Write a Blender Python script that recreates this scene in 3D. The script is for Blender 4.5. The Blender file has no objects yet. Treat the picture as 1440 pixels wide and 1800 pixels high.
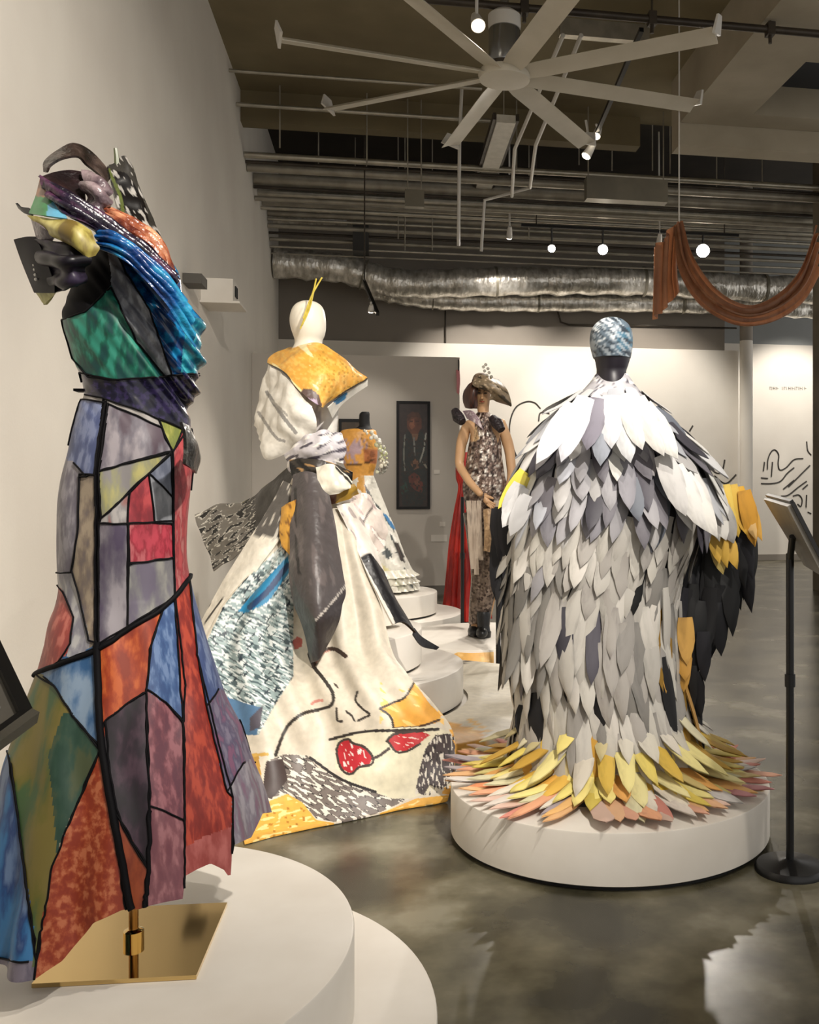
import bpy, bmesh, math, random
import numpy as np
from mathutils import Vector, Matrix, noise as mnoise
random.seed(7); rng = np.random.default_rng(7)
S = bpy.context.scene; COL = S.collection

# ------------------------------------------------------------------ camera
F, CX, HY, EYE = 1700.0, 980.0, 850.0, 1.33          # focal length, principal column, horizon row, eye height
YAW = math.atan(306.0 / 1700.0)
SA, CA = math.sin(YAW), math.cos(YAW)
cam_d = bpy.data.cameras.new('camera'); cam = bpy.data.objects.new('camera', cam_d); COL.objects.link(cam)
cam.location = (0, 0, EYE); cam.rotation_euler = (math.pi / 2, 0, -YAW)
cam_d.sensor_fit = 'VERTICAL'; cam_d.sensor_height = 36.0; cam_d.sensor_width = 28.8
cam_d.lens = 36.0 * F / 1800.0
cam_d.shift_x = (720.0 - CX) / 1800.0; cam_d.shift_y = (HY - 900.0) / 1800.0
cam_d.clip_start = 0.05; cam_d.clip_end = 100
S.camera = cam

# ------------------------------------------------------------------ world, exposure
w = bpy.data.worlds.new('world'); S.world = w; w.use_nodes = True
bg = w.node_tree.nodes['Background']; bg.inputs[0].default_value = (1.0, 0.965, 0.92, 1); bg.inputs[1].default_value = 0.85
S.view_settings.view_transform = 'Standard'; S.view_settings.look = 'None'
S.view_settings.exposure = 0.0; S.view_settings.gamma = 1.0; S.view_settings.use_curve_mapping = False

# ------------------------------------------------------------------ measuring helpers
def W(X, D, z):                       # camera-relative offset right / forward -> world
    return Vector((X * CA + D * SA, -X * SA + D * CA, z))
def P(px, py, D):
    return W((px - CX) / F * D, D, EYE + (HY - py) / F * D)
def on_z(px, py, z):
    v = (HY - py) / F; return P(px, py, (z - EYE) / v)
def on_y(px, py, y):
    t = (px - CX) / F; return P(px, py, y / (CA - t * SA))
def on_x(px, py, x):
    t = (px - CX) / F; return P(px, py, x / (t * CA + SA))
def proj(v):
    v = np.asarray(v, float); X = v[..., 0] * CA - v[..., 1] * SA; D = v[..., 0] * SA + v[..., 1] * CA
    return np.stack([CX + F * X / D, HY - F * (v[..., 2] - EYE) / D], -1)

# ------------------------------------------------------------------ colours and materials
def lin(c):
    if isinstance(c, str):
        c = [int(c[i:i + 2], 16) / 255 for i in (0, 2, 4)]
    return tuple((x / 12.92 if x <= .04045 else ((x + .055) / 1.055) ** 2.4) for x in c[:3]) + (1,)
MATS = {}
def mat(name, c1, c2=None, scale=8.0, rough=.6, metal=0.0, bump=0.0, bscale=None, stretch=(1, 1, 1), spec=.5, contrast=(.35, .65),
        detail=4, coat=0.0, kind='noise', trans=0.0):
    if name in MATS: return MATS[name]
    m = bpy.data.materials.new(name); m.use_nodes = True; nt = m.node_tree; N = nt.nodes; L = nt.links
    b = N['Principled BSDF']; b.inputs['Roughness'].default_value = rough; b.inputs['Metallic'].default_value = metal
    b.inputs['Specular IOR Level'].default_value = spec; b.inputs['Coat Weight'].default_value = coat
    if trans: b.inputs['Transmission Weight'].default_value = trans
    b.inputs['Base Color'].default_value = lin(c1)
    if c2 or bump:
        tc = N.new('ShaderNodeTexCoord'); mp = N.new('ShaderNodeMapping'); mp.inputs['Scale'].default_value = stretch
        L.new(tc.outputs['Object'], mp.inputs[0])
        if kind == 'noise':
            nz = N.new('ShaderNodeTexNoise'); nz.inputs['Scale'].default_value = scale; nz.inputs['Detail'].default_value = detail
            out = nz.outputs['Fac']
        elif kind == 'voronoi':
            nz = N.new('ShaderNodeTexVoronoi'); nz.inputs['Scale'].default_value = scale
            sp = N.new('ShaderNodeSeparateColor'); L.new(nz.outputs['Color'], sp.inputs[0]); out = sp.outputs[0]
        L.new(mp.outputs[0], nz.inputs['Vector'])
        if c2:
            r = N.new('ShaderNodeValToRGB'); r.color_ramp.elements[0].position = contrast[0]; r.color_ramp.elements[1].position = contrast[1]
            cols = [c1] + (list(c2) if isinstance(c2, (list, tuple)) else [c2])
            r.color_ramp.elements[0].color = lin(cols[0]); r.color_ramp.elements[1].color = lin(cols[-1])
            for i, c in enumerate(cols[1:-1]):
                e = r.color_ramp.elements.new(contrast[0] + (contrast[1] - contrast[0]) * (i + 1) / (len(cols) - 1)); e.color = lin(c)
            L.new(out, r.inputs[0]); L.new(r.outputs[0], b.inputs['Base Color'])
        if bump:
            bp = N.new('ShaderNodeBump'); bp.inputs['Strength'].default_value = bump; bp.inputs['Distance'].default_value = .02
            if bscale:
                n2 = N.new('ShaderNodeTexNoise'); n2.inputs['Scale'].default_value = bscale; n2.inputs['Detail'].default_value = 3
                L.new(mp.outputs[0], n2.inputs['Vector']); L.new(n2.outputs['Fac'], bp.inputs['Height'])
            else: L.new(out, bp.inputs['Height'])
            L.new(bp.outputs[0], b.inputs['Normal'])
    MATS[name] = m; return m
def print_mat(name, rough=.55, grain=.25, gscale=60, coat=0.0, metal=0.0, bump=.0, bscale=20):
    """printed cloth: the printed drawing is a colour attribute of the cloth, with crayon grain"""
    if name in MATS: return MATS[name]
    m = bpy.data.materials.new(name); m.use_nodes = True; nt = m.node_tree; N = nt.nodes; L = nt.links
    b = N['Principled BSDF']; b.inputs['Roughness'].default_value = rough; b.inputs['Coat Weight'].default_value = coat; b.inputs['Metallic'].default_value = metal
    at = N.new('ShaderNodeAttribute'); at.attribute_name = 'print'
    tc = N.new('ShaderNodeTexCoord'); nz = N.new('ShaderNodeTexNoise'); nz.inputs['Scale'].default_value = gscale; nz.inputs['Detail'].default_value = 5
    L.new(tc.outputs['Object'], nz.inputs['Vector'])
    mr = N.new('ShaderNodeMapRange'); mr.inputs[1].default_value = .3; mr.inputs[2].default_value = .7; mr.inputs[3].default_value = 1 - grain; mr.inputs[4].default_value = 1 + grain
    L.new(nz.outputs['Fac'], mr.inputs[0])
    mx = N.new('ShaderNodeVectorMath'); mx.operation = 'MULTIPLY'
    L.new(at.outputs['Color'], mx.inputs[0]); L.new(mr.outputs[0], mx.inputs[1]); L.new(mx.outputs[0], b.inputs['Base Color'])
    if bump:
        n2 = N.new('ShaderNodeTexNoise'); n2.inputs['Scale'].default_value = bscale; L.new(tc.outputs['Object'], n2.inputs['Vector'])
        bp = N.new('ShaderNodeBump'); bp.inputs['Strength'].default_value = bump; bp.inputs['Distance'].default_value = .02
        L.new(n2.outputs['Fac'], bp.inputs['Height']); L.new(bp.outputs[0], b.inputs['Normal'])
    MATS[name] = m; return m
def glow(name, c, e):
    m = bpy.data.materials.new(name); m.use_nodes = True; b = m.node_tree.nodes['Principled BSDF']
    b.inputs['Base Color'].default_value = lin(c); b.inputs['Emission Color'].default_value = lin(c); b.inputs['Emission Strength'].default_value = e
    MATS[name] = m; return m

# ------------------------------------------------------------------ mesh builder
class MB:
    def __init__(s): s.v = []; s.f = []
    def add(s, vs, fs):
        o = len(s.v); s.v += [tuple(v) for v in vs]; s.f += [tuple(i + o for i in f) for f in fs]; return s
    def box(s, lo, hi):
        x0, y0, z0 = lo; x1, y1, z1 = hi
        return s.add([(x0,y0,z0),(x1,y0,z0),(x1,y1,z0),(x0,y1,z0),(x0,y0,z1),(x1,y0,z1),(x1,y1,z1),(x0,y1,z1)],
                     [(0,3,2,1),(4,5,6,7),(0,1,5,4),(1,2,6,5),(2,3,7,6),(3,0,4,7)])
    def hexa(s, a, b):                # two quads
        return s.add(list(a) + list(b), [(3,2,1,0),(4,5,6,7),(0,1,5,4),(1,2,6,5),(2,3,7,6),(3,0,4,7)])
    def bar(s, p, q, wx, wz, up=(0, 0, 1)):
        p, q = Vector(p), Vector(q); d = (q - p).normalized(); u = Vector(up)
        r = d.cross(u).normalized(); u = r.cross(d).normalized(); r *= wx / 2; u *= wz / 2
        return s.hexa([p-r-u, p+r-u, p+r+u, p-r+u], [q-r-u, q+r-u, q+r+u, q-r+u])
    def tube(s, pts, r, n=8, cap=True):
        pts = [Vector(p) for p in pts]; k = len(pts); rs = r if isinstance(r, (list, tuple)) else [r] * k
        prev = None; rings = []
        for i, p in enumerate(pts):
            d = (pts[min(i+1, k-1)] - pts[max(i-1, 0)])
            d = d.normalized() if d.length > 1e-9 else Vector((0, 0, 1))
            if prev is None:
                a = Vector((0, 0, 1)) if abs(d.z) < .9 else Vector((1, 0, 0)); u = d.cross(a).normalized()
            else:
                u = (prev - d * prev.dot(d)); u = u.normalized() if u.length > 1e-6 else d.orthogonal().normalized()
            prev = u; vv = d.cross(u)
            rings.append([p + (u * math.cos(t) + vv * math.sin(t)) * rs[i] for t in [2 * math.pi * j / n for j in range(n)]])
        return s.rings(rings, cap)
    def rings(s, rings, cap=True):
        n = len(rings[0]); k = len(rings); vs = [p for r in rings for p in r]
        fs = [(i*n+j, i*n+(j+1) % n, (i+1)*n+(j+1) % n, (i+1)*n+j) for i in range(k-1) for j in range(n)]
        if cap: fs += [tuple(range(n-1, -1, -1)), tuple((k-1)*n+j for j in range(n))]
        return s.add(vs, fs)
    def disc(s, c, prof, n=96):       # prof: (radius, z) list, bottom to top
        rr = [[(c[0] + r*math.cos(2*math.pi*j/n), c[1] + r*math.sin(2*math.pi*j/n), z) for j in range(n)] for r, z in prof]
        return s.rings(rr)
    def ball(s, c, r, n=10, sc=(1, 1, 1)):
        c = Vector(c); rr = []
        for i in range(n + 1):
            a = math.pi * i / n; rad = max(math.sin(a), 1e-3)
            rr.append([c + Vector((r*sc[0]*rad*math.cos(2*math.pi*j/(2*n)), r*sc[1]*rad*math.sin(2*math.pi*j/(2*n)), -r*sc[2]*math.cos(a))) for j in range(2*n)])
        return s.rings(rr)
    def mesh(s, name, smooth=40):
        m = bpy.data.meshes.new(name); m.from_pydata(s.v, [], s.f); m.update()
        bm = bmesh.new(); bm.from_mesh(m); bmesh.ops.recalc_face_normals(bm, faces=bm.faces); bm.to_mesh(m); bm.free()
        if smooth:
            m.shade_smooth(); m.set_sharp_from_angle(angle=math.radians(smooth))
        return m
def link(name, mesh, m, parent=None, label=None, cat=None, group=None, kind=None):
    o = bpy.data.objects.new(name, mesh); COL.objects.link(o)
    if m is not None and not mesh.materials: mesh.materials.append(m)
    if parent is not None:
        o.parent = parent
        if parent.type == 'EMPTY': o.matrix_parent_inverse = Matrix.Translation(-parent.location)
    tag(o, label, cat, group, kind); return o
def obj(name, mb, m, parent=None, label=None, cat=None, group=None, kind=None, smooth=40):
    return link(name, mb.mesh(name, smooth), m, parent, label, cat, group, kind)
def tag(o, label=None, cat=None, group=None, kind=None):
    for k, v in (('label', label), ('category', cat), ('group', group), ('kind', kind)):
        if v: o[k] = v
    return o
def thing(name, loc, label, cat, group=None):
    e = bpy.data.objects.new(name, None); COL.objects.link(e); e.location = loc; e.empty_display_size = .1
    return tag(e, label, cat, group)

# ------------------------------------------------------------------ cloth sheets and turned garments
def cr(p0, p1, p2, p3, t):
    return .5 * ((2*p1) + (-p0+p2)*t + (2*p0-5*p1+4*p2-p3)*t*t + (-p0+3*p1-3*p2+p3)*t**3)
def spline(pts, n):                   # (k, d) control points -> n samples, Catmull-Rom
    pts = np.asarray(pts, float); k = len(pts)
    out = []
    for u in np.linspace(0, k - 1, n):
        i = min(int(u), k - 2); t = u - i
        a = pts[i-1] if i > 0 else 2*pts[0]-pts[1]; d = pts[i+2] if i + 2 < k else 2*pts[-1]-pts[-2]
        out.append(cr(a, pts[i], pts[i+1], d, t))
    return np.array(out)
def grid(ctrl, nu, nv):               # ctrl rows x cols of 3D points -> (nu, nv, 3)
    c = np.array([[tuple(p) for p in r] for r in ctrl], float)
    a = np.stack([spline(c[:, j], nu) for j in range(c.shape[1])], 1)
    return np.stack([spline(a[i], nv) for i in range(nu)], 0)
def normals(g, closed=False):
    du = np.gradient(g, axis=0); dv = np.gradient(g, axis=1)
    n = np.cross(du, dv); l = np.linalg.norm(n, axis=-1, keepdims=True); return n / np.maximum(l, 1e-9)
def fnoise(g, scale, amp, seed=0.0):
    out = np.empty(g.shape[:2])
    for i in range(g.shape[0]):
        for j in range(g.shape[1]):
            p = g[i, j]; out[i, j] = mnoise.noise(Vector((p[0]*scale+seed, p[1]*scale+seed*.7, p[2]*scale)))
    return out * amp
def inpoly(pts, poly):
    x, y = pts[..., 0], pts[..., 1]; r = np.zeros(x.shape, bool); n = len(poly)
    for i in range(n):
        x0, y0 = poly[i]; x1, y1 = poly[(i+1) % n]
        if y0 == y1: continue
        c = ((y0 > y) != (y1 > y)) & (x < (x1-x0)*(y-y0)/(y1-y0)+x0); r ^= c
    return r
def polydist(pts, line):
    d = np.full(pts.shape[:-1], 1e9)
    for a, b in zip(line[:-1], line[1:]):
        a = np.array(a, float); b = np.array(b, float); ab = b-a; t = np.clip(((pts-a) @ ab)/max(ab @ ab, 1e-9), 0, 1)
        d = np.minimum(d, np.linalg.norm(pts-(a+t[..., None]*ab), axis=-1))
    return d
def paint(uv, base, marks):           # base colour and a list of ('p', polygon, colour) or ('l', line, width, colour)
    c = np.empty(uv.shape[:-1] + (4,)); c[:] = lin(base)
    for mk in marks:
        if mk[0] == 'p': c[inpoly(uv, mk[1])] = lin(mk[2])
        elif mk[0] == 'l':
            ln = spline(mk[1], max(len(mk[1])*6, 2)) if len(mk[1]) > 2 else mk[1]
            c[polydist(uv, [tuple(q) for q in ln]) < mk[2]] = lin(mk[3])
        elif mk[0] == 's':            # speckle inside a polygon: ('s', poly, colour, share, cell)
            ms = inpoly(uv, mk[1]); cell = mk[4]
            h = np.sin(np.floor(uv[..., 0]/cell)*12.9898+np.floor(uv[..., 1]/cell)*78.233)*43758.5453; h = h-np.floor(h)
            c[ms & (h < mk[3])] = lin(mk[2])
        elif mk[0] == 'w':            # scribbled streaks inside a polygon: ('w', poly, colour, share, scale, angle)
            ms = inpoly(uv, mk[1]); a = math.radians(mk[5]); ca, sa = math.cos(a), math.sin(a)
            val = np.zeros(ms.shape); idx = np.argwhere(ms)
            for i in idx:
                u, v = uv[tuple(i)]; s, t = u*ca+v*sa, -u*sa+v*ca
                val[tuple(i)] = mnoise.noise(Vector((s/mk[4]*.25, t/mk[4], 3.1)))
            c[ms & (val > mk[3])] = lin(mk[2])
    return c
def sheet(name, g, m, parent, thick=.004, col=None, label=None, closed=False, kind=None):
    nu, nv = g.shape[:2]; n = normals(g)
    A = (g + n*thick/2).reshape(-1, 3); B = (g - n*thick/2).reshape(-1, 3); k = nu*nv
    i, j = np.meshgrid(np.arange(nu-1), np.arange(nv-1), indexing='ij'); a = (i*nv+j).ravel()
    q = np.stack([a, a+1, a+nv+1, a+nv], 1); fs = [q, q[:, ::-1]+k]
    top = np.arange(nv-1); lef = np.arange(nu-1)*nv
    e = [np.stack([top+1, top, top+k, top+1+k], 1), np.stack([top+(nu-1)*nv, top+1+(nu-1)*nv, top+1+(nu-1)*nv+k, top+(nu-1)*nv+k], 1),
         np.stack([lef, lef+nv, lef+nv+k, lef+k], 1), np.stack([lef+nv+nv-1, lef+nv-1, lef+nv-1+k, lef+nv+nv-1+k], 1)]
    fs = np.concatenate(fs + e); me = bpy.data.meshes.new(name)
    me.from_pydata(np.concatenate([A, B]).tolist(), [], fs.tolist()); me.update()
    me.shade_smooth(); me.set_sharp_from_angle(angle=math.radians(60))
    if col is not None:
        at = me.color_attributes.new('print', 'FLOAT_COLOR', 'POINT'); cc = col.reshape(-1, 4)
        at.data.foreach_set('color', np.concatenate([cc, cc]).ravel().astype(np.float32))
    return link(name, me, m, parent, label, kind=kind)
def psheet(name, rows, m, parent, nu=24, nv=24, thick=.004, marks=None, base='e8e0d0', ripple=None, label=None, folds=None):
    """cloth through measured points: rows of (px, py, distance)"""
    g = grid([[P(*q) for q in r] for r in rows], nu, nv)
    if ripple:
        amp, scale = ripple; n = normals(g); g = g + n*fnoise(g, scale, amp, random.random()*9)[..., None]
    if folds:                         # ridges running along the cloth
        amp, k, ph = folds; u, v = np.meshgrid(np.linspace(0, 1, nu), np.linspace(0, 1, nv), indexing='ij'); n = normals(g)
        s = np.sin(2*math.pi*k*(u+.06*np.sin(5*v+ph))+ph); g = g + n*(amp*np.sign(s)*np.abs(s)**.7*np.sin(math.pi*np.clip(u*.9+.05, 0, 1))**.5)[..., None]
    col = paint(proj(g), base, marks) if marks is not None else None
    return sheet(name, g, m, parent, thick, col, label)
class Axis:                           # the upright axis of a figure, with a frame turned to the viewer's side
    def __init__(s, px, D):
        o = P(px, HY, D); s.o = Vector((o.x, o.y, 0)); s.v = (Vector((0, 0, 0)) - s.o).normalized(); s.r = Vector((-s.v.y, s.v.x, 0))
        if s.r.dot(Vector((CA, -SA, 0))) < 0: s.r = -s.r
    def hit(s, px, py):               # where the sight line through a measured point meets the upright plane of the figure
        d = P(px, py, 1.0) - Vector((0, 0, EYE)); n = s.v; t = s.o.dot(n)/d.dot(n); q = d*t
        return Vector((q.x, q.y, 0)).dot(s.r)-s.o.dot(s.r), EYE+q.z
    def at(s, a, b, z): return s.o + s.r*a + s.v*b + Vector((0, 0, z))
def turned(ax, rows, nth, nz, ratio=.8, fold=None, shift=None):
    """garment from its outline: rows of (row, left column, right column); closed tube grid (nz, nth, 3)"""
    pr = []
    for q in rows:
        a, z = ax.hit(q[1], q[0]); b, _ = ax.hit(q[2], q[0]); pr.append((z, (a+b)/2, (b-a)/2, q[3] if len(q) > 3 else ratio, q[4] if len(q) > 4 else 0))
    pr = spline(pr, nz); g = np.empty((nz, nth, 3))
    for i, (z, c, r, ra, dv) in enumerate(pr):
        for j in range(nth):
            t = 2*math.pi*j/nth; k = 1 + (fold(t, i/(nz-1), z) if fold else 0)
            g[i, j] = ax.at(c + r*k*math.cos(t), r*ra*k*math.sin(t) + dv, z)
    return g
def tubegrid_mesh(name, g, m, parent=None, col=None, cap=True, label=None, faces=None, thick=0):
    nz, n = g.shape[:2]; i, j = np.meshgrid(np.arange(nz-1), np.arange(n), indexing='ij')
    q = np.stack([i*n+j, i*n+(j+1) % n, (i+1)*n+(j+1) % n, (i+1)*n+j], -1).reshape(-1, 4)
    fs = q.tolist()
    if cap: fs += [list(range(n-1, -1, -1)), [(nz-1)*n+k for k in range(n)]]
    me = bpy.data.meshes.new(name); me.from_pydata(g.reshape(-1, 3).tolist(), [], fs); me.update()
    bm = bmesh.new(); bm.from_mesh(me); bmesh.ops.recalc_face_normals(bm, faces=bm.faces); bm.to_mesh(me); bm.free()
    me.shade_smooth(); me.set_sharp_from_angle(angle=math.radians(55))
    if col is not None:
        at = me.color_attributes.new('print', 'FLOAT_COLOR', 'POINT'); at.data.foreach_set('color', col.reshape(-1).astype(np.float32))
    return link(name, me, m, parent, label)
def copy_tree(o, parent=None):
    c = o.copy(); COL.objects.link(c)
    if parent is not None: c.parent = parent
    for ch in [x for x in o.children]: copy_tree(ch, c)
    return c
# ------------------------------------------------------------------ shared materials
M_white = mat('white_paint', 'e6e0d6', 'dcd5ca', 3, .6)
M_plinth = mat('plinth_white', 'e4ded4', 'dcd5ca', 5, .45)
M_wall = mat('wall_plaster', 'e0dacf', 'd8d1c6', 1.2, .7, bump=.04, bscale=60)
M_taupe = mat('taupe_paint', '8f877d', '857d73', 1.0, .75)
M_floor = mat('polished_concrete', '2f2d22', ['4c4838', '645f4d', '827d6b'], 2.6, .25, contrast=(.37, .65), detail=12, bump=.02, bscale=14)
M_conc = mat('slab_concrete', '9c927e', ['aaa08c', 'b8ae9a'], 1.1, .85, contrast=(.3, .7), detail=6, bump=.15, bscale=9)
M_ceil = mat('ceiling_concrete', '6d6147', ['7a6e52', '8b7f62'], .9, .85, contrast=(.3, .7), detail=6, bump=.1, bscale=6)
M_deck = mat('dark_deck', '2a251f', '332d25', 2, .85)
M_black = mat('black_metal', '0e0e10', None, rough=.35)
M_blackm = mat('black_matte', '0b0b0d', '141416', 20, .7)
M_pipe = mat('pipe_grey', '938c7e', 'aaa394', 6, .45, metal=.35)
M_pipe_d = mat('pipe_dark', '3a332c', '4a4238', 6, .45, metal=.4)
M_cond = mat('conduit_galvanised', 'a8a294', 'bdb7a8', 9, .35, metal=.7)
M_foil = mat('duct_foil', 'b8b3a8', 'f4f0e8', 7, .28, metal=.7, bump=1.0, bscale=9, stretch=(2.2, 1, 1))
M_sheetm = mat('sheet_metal', '777265', '888273', 3, .4, metal=.5)
M_blade = mat('fan_blade', 'cfc8b8', 'c6bfae', 4, .4)
M_steel = mat('steel', '9ea0a3', 'b4b6b8', 5, .25, metal=.9)
M_brass = mat('brass_mirror', 'd8bb80', None, rough=.06, metal=1.0)
M_lamp = mat('lamp_white', 'd8d4cc', None, rough=.4)
M_lens = glow('lamp_lens', 'fff0d8', 14.0)
M_lens_hot = glow('lamp_lens_bright', 'fff2dc', 60.0)

# ------------------------------------------------------------------ the room
XW, ZC, YB = -1.5, 5.53, 14.55
obj('floor', MB().box((-1.7, -4, -.1), (9.5, 17.2, 0)), M_floor, kind='structure')
obj('wall_left', MB().box((XW-.2, -4, 0), (XW, YB, 6.2)), M_wall, kind='structure')
obj('ceiling', MB().box((XW-.2, -4, ZC), (9.5, 10.95, ZC+.2)), M_ceil, kind='structure')
obj('ceiling_deck', MB().box((XW-.2, 10.95, 6.0), (9.5, 17.2, 6.2)), M_deck, kind='structure')
obj('trim_1', MB().box((XW, 10.75, 5.2), (2.9, 10.95, ZC)), M_ceil, kind='structure')      # downstand where the slab ends
# dropped slab over the aisle, with a sunk hatch
sl = MB(); zs = 5.0
sl.box((2.97, 3, zs), (3.62, 9.45, ZC)).box((3.62, 3, zs), (5.6, 7.9, ZC)).box((3.62, 9.12, zs), (5.6, 9.45, ZC)).box((5.6, 3, zs), (9.5, 9.45, ZC))
obj('ceiling_slab', sl, M_conc, kind='structure')
obj('trim_2', MB().box((3.62, 7.9, 5.3), (5.6, 9.12, 5.32)), mat('hatch_dark', '2c3038', None, rough=.5), kind='structure')
obj('trim_3', MB().box((2.97, 9.46, 4.78), (9.5, 9.75, ZC)), M_conc, kind='structure')
# back wall: taupe above, white drywall below
obj('wall_back', MB().box((XW-.2, YB, 0), (5.3, YB+.2, 6.2)), M_taupe, kind='structure')
zt = on_y(1000, 610, YB).z
obj('wall_back_drywall', MB().box((XW, YB-.06, 0), (on_y(1298, 850, YB-.06).x, YB-.002, zt)), M_wall, kind='structure')
xr = on_y(1336, 900, 15.9).x
obj('wall_alcove', MB().box((5.3, 15.9, 0), (9.5, 16.1, 3.75)), M_wall, kind='structure')
obj('wall_alcove_upper', MB().box((5.25, 15.9, 3.75), (9.5, 16.1, 6.2)), mat('blue_grey_paint', '8b8d8c', '838583', 1, .7), kind='structure')
obj('wall_return', MB().box((5.25, YB+.2, 0), (5.3, 15.9, 6.0)), M_taupe, kind='structure')
obj('baseboard_alcove', MB().box((5.3, 15.87, 0), (9.5, 15.9, .1)), M_taupe, kind='structure')
# round column beside the drywall and the dark pier at the aisle
c = on_y(1312, 850, YB-.25)
col_t = thing('column', (c.x, c.y, 0), 'round white column with taupe top standing beside the back wall', 'column')
obj('shaft', MB().disc((c.x, c.y), [(.1, 0), (.1, 3.55)], 32), M_wall, col_t)
obj('column_top', MB().disc((c.x, c.y), [(.1, 3.551), (.1, 5.99)], 32), M_taupe, col_t)
pz = on_y(1429, 850, 11.4)
obj('wall_pier', MB().box((pz.x, 10.6, 0), (pz.x+.7, 11.4, ZC)), mat('brown_concrete', '4b4230', ['5a5040', '655b48'], 1.5, .8, detail=6), kind='structure')
# free-standing picture partition
YP = 11.65
part = obj('wall_partition', MB().box((XW+.002, YP, 0), (on_y(808, 850, YP).x, YP+.15, on_y(620, 624, YP).z)), mat('partition_grey', 'c9c2b8', 'c1bab0', 1, .7), kind='structure')
obj('baseboard_partition', MB().box((XW+.01, YP-.015, 0), (on_y(808, 850, YP).x, YP-.001, .11)), mat('base_grey', '6f6a62', None, rough=.6), kind='structure')

# pendant strip and labels on the partition
def wallpl(px0, py0, px1, py1, y, dep, name, m, **k):
    a, b = on_y(px0, py1, y), on_y(px1, py0, y)
    return obj(name, MB().box((a.x, y-dep, a.z), (b.x, y-.002, b.z)), m, **k)
wallpl(763, 826, 773, 833, YP, .008, 'wall_label', M_white, label='small pale caption card right of the tall portrait', cat='label')
wallpl(773, 917, 783, 925, YP, .008, 'wall_label', M_white, label='tiny white caption card low on the partition above the wider one', cat='label')
wallpl(758, 940, 786, 952, YP, .008, 'wall_label', M_white, label='wider white caption card low on the partition beside red gown', cat='label')
pk = on_y(806, 660, YP)
ps = thing('fabric_streamer', (pk.x, YP, pk.z-.4), 'thin pink cloth streamer hanging at the partition end', 'streamer')
obj('cord', MB().tube([on_y(806, 632, YP-.005), on_y(806, 652, YP-.005)], .006), M_blackm, ps)
psheet('strip', [[(802, 650, 11.62), (808, 650, 11.62)], [(803, 668, 11.58), (809, 670, 11.6)], [(803, 690, 11.62), (807, 694, 11.62)]], mat('pink_cloth', 'd98f93', None, rough=.7), ps, 8, 4)

# portrait picture and the second frame
def picture(px0, py0, px1, py1, label, marks, base):
    a, b = on_y(px0, py1, YP), on_y(px1, py0, YP)
    t = thing('picture', (a.x, YP, a.z), label, 'picture')
    fr = MB(); wd = .03; x0, x1, z0, z1 = a.x, b.x, a.z, b.z; y0, y1 = YP-.04, YP-.002
    for lo, hi in (((x0, y0, z0), (x1, y1, z0+wd)), ((x0, y0, z1-wd), (x1, y1, z1)), ((x0, y0, z0+wd), (x0+wd, y1, z1-wd)), ((x1-wd, y0, z0+wd), (x1, y1, z1-wd))): fr.box(lo, hi)
    obj('frame', fr, M_blackm, t)
    nu, nv = 150, 60
    g = np.empty((nu, nv, 3))
    for i in range(nu):
        for j in range(nv): g[i, j] = (x0+wd+(x1-x0-2*wd)*j/(nv-1), YP-.02, z1-wd-(z1-z0-2*wd)*i/(nu-1))
    sheet('canvas', g, print_mat('painted_canvas', .4, .3, 20), t, .01, paint(proj(g), base, marks))
    return t
dk = [('p', [(708,770),(716,757),(726,764),(742,758),(750,775),(752,835),(748,880),(735,893),(708,893),(705,840)], '1c2220'),
      ('p', [(716,735),(721,728),(735,728),(741,736),(741,752),(735,762),(722,762),(716,752)], '573020'), ('p', [(717,742),(716,730),(724,724),(736,725),(741,734),(736,733),(722,733)], '45271a'),
      ('p', [(722,738),(728,736),(729,750),(724,756),(719,748)], '744630'), ('l', [(721,741),(725,741)], 1.2, '3a1c12'), ('l', [(731,741),(736,741)], 1.2, '3a1c12'),
      ('p', [(724,762),(736,762),(733,775),(726,775)], '6b4c38'), ('l', [(749,762),(745,790),(738,812)], 1.3, '8d8e84'), ('l', [(712,765),(710,800),(712,830)], 1.2, '6e6f66'),
      ('l', [(728,770),(729,800)], 1.4, '70706a'), ('p', [(722,815),(730,806),(737,812),(737,822),(728,826)], '6b4a36'), ('l', [(744,812),(750,822)], 1.6, '7d7a6c'),
      ('p', [(718,838),(728,830),(736,836),(744,850),(742,866),(730,862),(720,852)], '5a2b20'), ('p', [(728,846),(735,842),(738,852),(731,856)], '6a4030'), ('p', [(704,855),(714,846),(718,862),(706,870)], '1d3a30'),
      ('s', [(705,770),(752,770),(752,890),(705,890)], '2a211b', .25, 3)]
picture(697, 706, 756, 895, 'tall dark portrait painting of a seated figure hung on partition', dk, '2b1f1c')
picture(596, 737, 640, 790, 'dark framed picture half hidden behind the orange bodice', [('p', [(600,742),(640,742),(640,790),(600,790)], '40301c')], '2b2018')

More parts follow.
